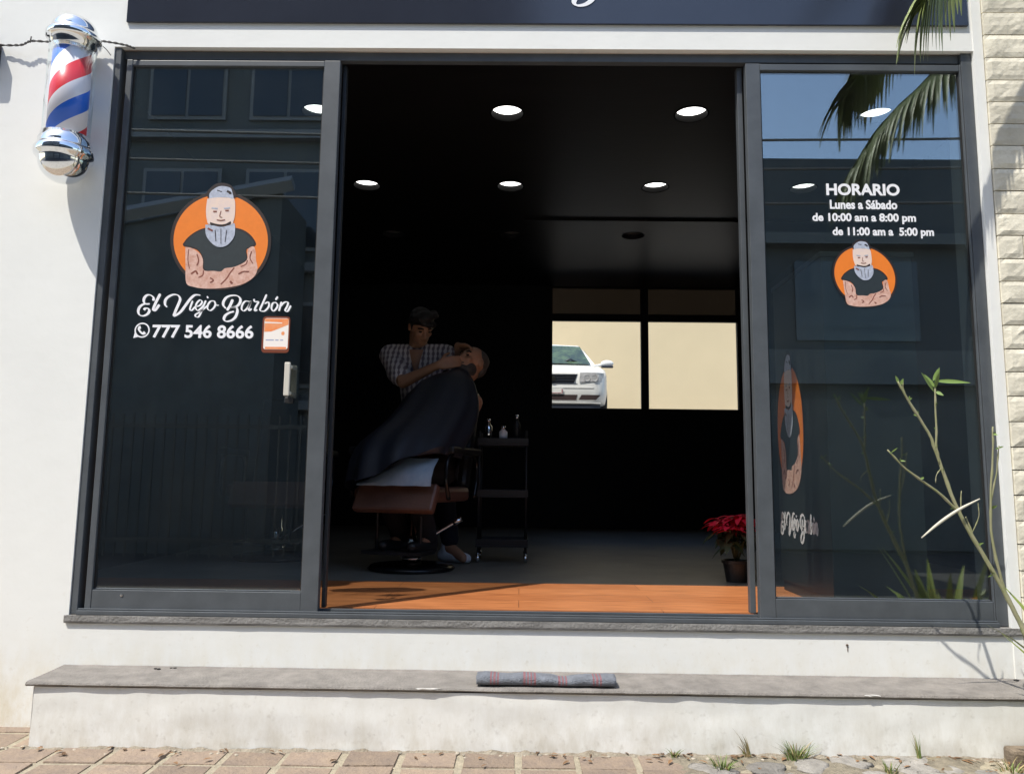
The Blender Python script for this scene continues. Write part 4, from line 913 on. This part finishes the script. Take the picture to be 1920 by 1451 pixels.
tuft(.99, -.262, 70, .095, .055, 'bushiest green grass tuft at the foot of the step')
tuft(1.43, -.250, 12, .13, .012, 'single tall wispy weed right of the bushy tuft', .5, -.01)
tuft(1.40, -.245, 30, .03, .06, 'short flat dry weed clump under the wispy weed', .6)
tuft(1.27, -.37, 34, .06, .035, 'small yellow-green tuft between the field stones', .45)
tuft(.70, -.365, 45, .065, .05, 'low green tuft where the tiles meet the field stones', .15)
tuft(1.70, -.34, 34, .06, .06, 'reddish dry tuft at the far right bottom corner', .6)
tuft(.56, -.245, 16, .04, .025, 'tiny weed in the joint beside the last tiles', .3)
dl = MB(); rl = random.Random(4)
for k in range(150):
    x = rl.uniform(.1, 2.3) if k % 4 else rl.uniform(-1.8, .1); y = -.205-abs(rl.gauss(0, .07)); a = rl.uniform(0, 6.28)
    leaf_blade(dl, (x, y, .042+.004*x), (math.cos(a), math.sin(a), rl.uniform(-.1, .25)), UP, rl.uniform(.012, .04), rl.uniform(.006, .016), .1)
kind(dl.build('leaf_litter', mat('brown_leaf', (.17, .095, .045), .85, island=.5), fix=False), 'stuff')
gr = MB()
for k in range(260):
    x = rl.uniform(-1.9, 2.4); y = -.20-abs(rl.gauss(0, .035)); r = rl.uniform(.003, .010); gr.blob((x, y, .034+.004*x), (r, r, r*.7), 1, .3, 2)
kind(gr.build('grit', mat('mortar_crumbs', (.33, .29, .23), .95, island=.3)), 'stuff')
db = MB(); 
for (x, y, r) in ((-1.415, -.045, .006), (-1.40, -.05, .007), (-1.36, -.03, .005), (-1.345, -.03, .006), (1.93, -.03, .008)): db.blob((x, y, .266), (r*1.4, r, r*.6), 1, .4, 3)
kind(db.build('dirt_crumbs', mat('dirt', (.03, .028, .025), .95)), 'stuff')

# ------------------------------------------------------------------ palm whose fronds hang in at the top right
palm = thing('palm_tree', 'palm tree with green feathery fronds hanging at top right', 'tree', (3.3, -1.05, 0))
b = MB(); b.tube([(3.3, -1.05, -.05), (3.28, -1.05, 1.2), (3.24, -1.03, 2.6), (3.18, -1.0, 4.2)], [.17, .13, .115, .12], 16); b.build('trunk', mat('palm_trunk', (.20, .17, .13), .95, var=.4, vscale=14, stretch=(1, 1, 5), bump=1, bscale=20), palm, smooth=True)
pm = mat('palm_leaflet', (.155, .19, .06), .45, island=.25)
def frond(path, L, seed, t0=.12, n=46, wk=1., flat=False):
    b = MB(); r_ = random.Random(seed); P = catmull(path, 12); N = len(P)
    b.tube(P, [.016*(1-i/(N-1))+.004 for i in range(N)], 7)
    for k in range(n):
        t = t0+(1-t0)*k/(n-1); i = min(N-2, int(t*(N-1))); p = P[i].lerp(P[i+1], t*(N-1)-i); d = (P[i+1]-P[i]).normalized()
        s = (d.cross(V((0, 1, 0))).normalized()+d.cross(UP).normalized()*.35).normalized() if flat else d.cross(UP).normalized()
        for sd in (-1, 1):
            le = L*(.55+.45*math.sin(math.pi*min(1, .25+t*.62)))*r_.uniform(.82, 1.08); w_ = r_.uniform(.016, .024)*wk
            dir_ = (s*sd*(.75-.35*t)+d*(.55+.75*t)+V((0, 0, r_.uniform(-.25, .05)))).normalized(); q = p.copy(); vs = []; m_ = 6
            for j in range(m_+1):
                tt = j/m_; a = dir_.cross(UP).normalized(); wd = w_*(1-tt**1.8)*.5+.001; u = a.cross(dir_).normalized()
                vs += [q-a*wd+u*wd*.5, q.copy(), q+a*wd+u*wd*.5]
                q = q+dir_*le/m_; dir_ = (dir_+V((0, 0, -.20-.10*tt))).normalized()
            b.add(vs, [(3*j+c, 3*j+c+1, 3*j+c+4, 3*j+c+3) for j in range(m_) for c in (0, 1)])
    return b.build('frond', pm, palm, smooth=True, fix=False)
frond([(3.18, -1.0, 4.15), (2.75, -.75, 4.35), (2.32, -.50, 4.2), (1.98, -.38, 3.82), (1.80, -.34, 3.40), (1.66, -.33, 3.06), (1.55, -.33, 2.86)], .40, 1, n=56, wk=1.5, flat=True)
frond([(3.18, -1.0, 4.20), (2.9, -.75, 4.65), (2.55, -.52, 4.6), (2.25, -.43, 4.25), (2.1, -.40, 3.85)], .32, 2)
frond([(3.18, -1.0, 4.2), (2.78, -.95, 3.85), (2.35, -.85, 3.35), (2.02, -.80, 3.02), (1.80, -.78, 2.72)], .54, 3, n=84, wk=1.3)
for k, (dx, dy, dz) in enumerate(((1.2, -.3, .2), (.6, -1.2, .3), (-.3, -1.5, .2), (1.2, .5, .1), (.2, -.9, 1.1), (-.9, -1.2, .5))):
    c0 = V((3.18, -1.0, 4.2)); e_ = V((dx, dy, dz)); frond([c0, c0+e_*.4+UP*.28, c0+e_*.8+UP*.2, c0+e_*1.15-UP*.25], .45, 10+k, n=30)

# ------------------------------------------------------------------ rear yard: ground, wall, car
g = MB(); g.box(-8, 12, 6.5, 14, 1.0, 1.93); kind(g.build('yard_ground', mat('yard_concrete', (.30, .28, .25), .9, var=.3, vscale=3, bump=.4, bscale=50)), 'structure')
g = MB(); g.box(-8, 12, 12.6, 12.8, 1.9, 6.5); tag(g.build('yard_wall', mat('beige_render', (.66, .54, .35), .9, var=.06, vscale=1.2, bump=.2, bscale=30)), 'beige rendered wall seen through the rear windows', 'wall')
car = thing('parked_car', 'white sedan parked nose-on beyond the left rear window', 'car', (.465, 7.9, 1.93))
KX, KY, KZ = .465, 7.9, 1.93
paint = mat('white_car_paint', (.80, .80, .79), .22, var=.03, vscale=3, spec=.6); dark = mat('dark_trim', (.028, .034, .050), .4); cg = mat('green_tint_windscreen', (.10, .15, .075), .08, var=.5, vscale=5, col2=(.02, .03, .03), spec=.8)
ST = [(0, .60, .24, .58, .665), (.015, .68, .22, .61, .685), (.05, .735, .21, .64, .70), (.11, .78, .20, .665, .72), (.22, .815, .19, .70, .755), (.45, .835, .18, .76, .82), (.8, .845, .18, .83, .895), (1.15, .85, .18, .88, .95), (2.0, .855, .18, .90, .955), (3.2, .855, .18, .91, .96), (3.9, .84, .2, .92, .98), (4.2, .78, .25, .88, .94), (4.26, .66, .3, .8, .86)]
def ringp(s, w_, zb, zs, zt):
    h = [(w_*.80, zb), (w_*.97, zb+.06), (w_, zb+.18), (w_*.995, zs-.06), (w_*.97, zs), (w_*.90, zs+(zt-zs)*.62), (w_*.62, zs+(zt-zs)*.93), (w_*.25, zt)]
    return [(KX+x, KY+s, KZ+z) for x, z in h]+[(KX-x, KY+s, KZ+z) for x, z in h[::-1]]
b = MB(); b.rings([ringp(*s) for s in ST]); b.build('body', paint, car, smooth=True, bevel=0)
def fy(x):
    x = abs(x); prev = ST[0]
    for s in ST[:6]:
        if x <= s[1]*.985:
            if s is prev: return KY
            k = (x-prev[1]*.985)/((s[1]-prev[1])*.985+1e-6); return KY+prev[0]+(s[0]-prev[0])*max(0, k)
        prev = s
    return KY+.3
def patch(mb, x0, x1, z0, z1, off, taper=0., n=10, skew=0.):
    def fn(u, v):
        x = (x0+(x1-x0)*u)*(1-taper*(1-v)); zz = z0+(z1-z0)*v+skew*abs(x)*(1-v)
        return (KX+x, fy(x)-off+.02*v*0, KZ+zz)
    mb.grid(fn, n, 2); o_ = len(mb.v)
    mb.grid(lambda u, v: (KX+x0+(x1-x0)*u, fy(x0+(x1-x0)*u)-off*(1-v), KZ+z1), n, 1); mb.grid(lambda u, v: (KX+x0+(x1-x0)*u, fy(x0+(x1-x0)*u)-off*(1-v), KZ+z0+skew*u), n, 1)
b = MB(); patch(b, -.36, .36, .500, .640, .007, .16); b.build('grille', dark, car, fix=False)
b = MB()
for z_ in (.535, .575, .612): patch(b, -.33, .33, z_, z_+.010, .014)
b.build('grille_bar', M['chrome'], car, fix=False)
em = MB(); em.lathe([(.034, 0), (.042, 0), (.042, .008), (.034, .008)], (KX, KY-.018, KZ+.57), 24, (0, -1, 0))
for pts in (((-.016, .028), (0, .004), (.016, .028)), ((-.028, .012), (-.012, -.028), (0, -.002), (.012, -.028), (.028, .012))):
    for p, q in zip(pts, pts[1:]): em.tube([(KX+p[0], KY-.022, KZ+.57+p[1]), (KX+q[0], KY-.022, KZ+.57+q[1])], .0035, 5)
em.build('emblem', M['chrome'], car)
lens = mat('headlight_lens', (.62, .62, .64), .12, var=.5, vscale=16, col2=(.36, .36, .38)); 
for s in (-1, 1):
    b = MB(); x0, x1 = (.40, .765) if s > 0 else (-.765, -.40); patch(b, x0, x1, .505, .665, .008, .04, 14, .05); hl = b.build('headlight', lens, car, fix=False)
    b = MB()
    for xx, r_ in ((.50, .045), (.61, .045)): b.lathe([(0, .002), (r_*.5, .004), (r_, .0), (r_*1.1, .004), (r_*1.1, -.004)], (KX+s*xx, fy(xx)-.010, KZ+.582), 18, (0, -1, 0))
    b.build('reflector', mat('frosted_reflector', (.8, .8, .82), .35, .6), hl, smooth=True)
    b = MB(); b.blob((KX+s*.93, KY+1.18, KZ+.985), (.105, .055, .055), 3); b.tube([(KX+s*.74, KY+1.2, KZ+.95), (KX+s*.86, KY+1.18, KZ+.96)], .022, 8); mi = b.build('wing_mirror', paint, car, smooth=True)
    b = MB(); b.box(KX+s*.93-.095, KX+s*.93+.095, KY+1.13, KY+1.22, KZ+.915, KZ+.945); b.build('mirror_base', dark, mi, bevel=.01)
    for yy in (.85, 3.3):
        b = MB(); b.lathe([(.20, -.095), (.29, -.10), (.315, -.07), (.315, .07), (.29, .10), (.20, .095)], (KX+s*.76, KY+yy, KZ+.315), 28, (1, 0, 0)); wh = b.build('wheel', M['gasket'], car, smooth=True)
        b = MB(); b.lathe([(0, .07), (.05, .08), (.19, .06), (.205, .09), (.205, -.08)], (KX+s*.76, KY+yy, KZ+.315), 24, (s, 0, 0)); b.build('rim', M['chrome'], wh, smooth=True)
b = MB()
patch(b, -.36, .36, .255, .335, .008, .06); patch(b, .42, .70, .262, .335, .008, .10); patch(b, -.70, -.42, .262, .335, .008, .10)
b.build('air_intake', mat('intake_dark', (.03, .014, .014), .7), car, fix=False)
b = MB(); patch(b, -.74, .74, .436, .444, .007); patch(b, -.70, .70, .215, .228, .010); b.build('bumper_strip', paint, car, fix=False)
b = MB(); patch(b, -.70, .70, .13, .20, -.01); b.build('lower_lip', dark, car, fix=False)
b = MB(); b.box(KX-.15, KX+.15, KY-.024, KY-.012, KZ+.345, KZ+.425); lp = b.build('number_plate', mat('plate_white', (.72, .72, .70), .5), car, bevel=.004)
b = MB(); b.box(KX-.12, KX+.12, KY-.0265, KY-.0245, KZ+.352, KZ+.360); b.box(KX+.128, KX+.142, KY-.0265, KY-.0245, KZ+.352, KZ+.418); b.build('plate_band', mat('plate_maroon', (.30, .06, .08), .5), lp)
cb_ = [(1.10, .70, .94, .93), (1.80, .565, 1.395, .93), (2.05, .56, 1.435, .93), (2.7, .56, 1.435, .93), (3.25, .575, 1.37, .93), (3.75, .66, .96, .93)]
b = MB(); b.rings([[(KX+.745, KY+s, KZ+zb), (KX+w_+.035, KY+s, KZ+max(zb+.004, zt-.10)), (KX+w_*.9, KY+s, KZ+max(zb+.006, zt-.015)), (KX, KY+s, KZ+zt+.008), (KX-w_*.9, KY+s, KZ+max(zb+.006, zt-.015)), (KX-w_-.035, KY+s, KZ+max(zb+.004, zt-.10)), (KX-.745, KY+s, KZ+zb)] for s, w_, zt, zb in cb_])
b.build('cabin', paint, car, smooth=False, bevel=.02)
def ws(u, v):
    wd = (.655-.125*v); x = (u*2-1)*wd; s = 1.115+.66*v+.03*(1-abs(u*2-1)**2)*-1
    return (KX+x, KY+s-.022, KZ+.955+.405*v+.010*(1-(u*2-1)**2))
b = MB(); b.grid(ws, 16, 10); b.build('windscreen', cg, car, smooth=True, fix=False)
for xo in (-.33, .33): b = MB(); b.blob((KX+xo, KY+1.40, KZ+1.03), (.12, .015, .055), 2); b.build('headrest', dark, car, smooth=True)
b = MB(); b.tube([(KX+.19, KY+1.16, KZ+.985), (KX+.33, KY+1.16, KZ+1.05), (KX+.47, KY+1.16, KZ+.985)], .015, 6); b.build('steering_wheel', dark, car, smooth=True)
for s in (-1, 1): b = MB(); b.add([(KX+s*.735, KY+1.38, KZ+.965), (KX+s*.735, KY+3.45, KZ+.965), (KX+s*.625, KY+3.05, KZ+1.30), (KX+s*.617, KY+1.86, KZ+1.31)], [(0, 1, 2, 3)]); b.build('side_window', cg, car, fix=False)

# ------------------------------------------------------------------ across the street (mirrored in the door glass)
gl2 = mat('dark_window', (.03, .04, .05), .1, spec=.8); concrete = mat('grey_concrete', (.125, .14, .145), .9, var=.2, vscale=1); frm = mat('pale_trim', (.22, .23, .24), .8)
ap = thing('apartment_building', 'tall grey apartment block with gridded windows across the street', 'building', (-6, -11, 0))
b = MB(); b.box(-16, .2, -18, -10.2, -.16, 12.5); b.build('wall', concrete, ap)
for i in range(8):
    for j in range(4):
        x = -14.6+i*1.9; z_ = 2.6+j*2.5
        b = MB(); b.box(x, x+1.45, -10.19, -10.14, z_, z_+1.55); wi = b.build('window', frm, ap)
        b = MB(); b.box(x+.07, x+.70, -10.139, -10.12, z_+.07, z_+1.48); b.box(x+.76, x+1.38, -10.139, -10.12, z_+.07, z_+1.48); b.build('pane', gl2, wi)
b = MB()
for z_ in (2.2, 4.7, 7.2, 9.7): b.box(-16, .2, -10.199, -10.02, z_, z_+.16)
b.build('floor_band', frm, ap)
ho = thing('low_house', 'dark flat-roofed house with garage across the street', 'house', (7, -11, 0))
b = MB(); b.box(.6, 16, -17, -10.2, -.16, 6.95); b.build('wall', mat('slate_render', (.085, .10, .11), .9, var=.15, vscale=.8), ho)
b = MB(); b.box(.6, 16, -10.199, -9.9, 5.25, 5.45); b.box(.6, 16, -10.199, -9.95, 2.75, 3.35); b.build('ledge', mat('ledge_grey', (.13, .145, .15), .9), ho)
for x in (1.6, 4.9, 8.2, 11.5):
    b = MB(); b.box(x, x+2.2, -10.199, -10.16, 3.55, 5.0); b.build('window', gl2, ho)
b = MB(); b.box(4.4, 8.9, -10.199, -10.15, -.1, 2.5); b.build('garage_door', mat('garage_paint', (.10, .11, .11), .6, var=.2, vscale=2), ho)
gb = thing('gabled_house', 'small brown gabled house with white fascia before the apartment block', 'house', (-6, -8.6, 0))
b = MB(); b.add([(x, y, z_) for y in (-10.0, -8.6) for x, z_ in ((-9.5, -.16), (-3.9, -.16), (-3.9, 5.6), (-6.7, 5.0), (-9.5, 3.6))], [(0, 1, 2, 3, 4), (5, 6, 7, 8, 9), (0, 1, 6, 5), (1, 2, 7, 6), (2, 3, 8, 7), (3, 4, 9, 8), (4, 0, 5, 9)])
b.build('wall', mat('brown_brick', (.10, .115, .118), .9, var=.3, vscale=3), gb)
b = MB(); b.tube([(-9.7, -8.5, 3.7), (-6.7, -8.5, 5.12), (-3.7, -8.5, 5.72)], .13, 4); b.build('fascia', frm, gb)
fe = thing('railing_fence', 'dark metal railing fence across the street', 'fence', (-4.5, -7.6, 0))
b = MB(); b.box(-9, -1, -7.62, -7.58, 1.7, 1.76); b.box(-9, -1, -7.62, -7.58, .1, .16)
for i in range(54): b.box(-9+i*.15, -8.975+i*.15, -7.61, -7.59, -.1, 1.9)
b.build('bars', mat('rail_paint', (.05, .055, .055), .6), fe)
for i, (za, yy, lab) in enumerate(((5.35, -6.0, 'utility cable reflected across the blue sky in the right glass'), (5.05, -6.2, 'utility cable reflected just below the sky edge in the right glass'), (4.55, -6.1, 'lowest utility cable reflected behind the HORARIO lettering'))):
    wire('utility_cable', [(-20, yy, za+.5), (-5, yy, za+.05), (5, yy, za), (20, yy, za+.45)], .016, blackwire, lab, 'cable', 'utility cables over the street')
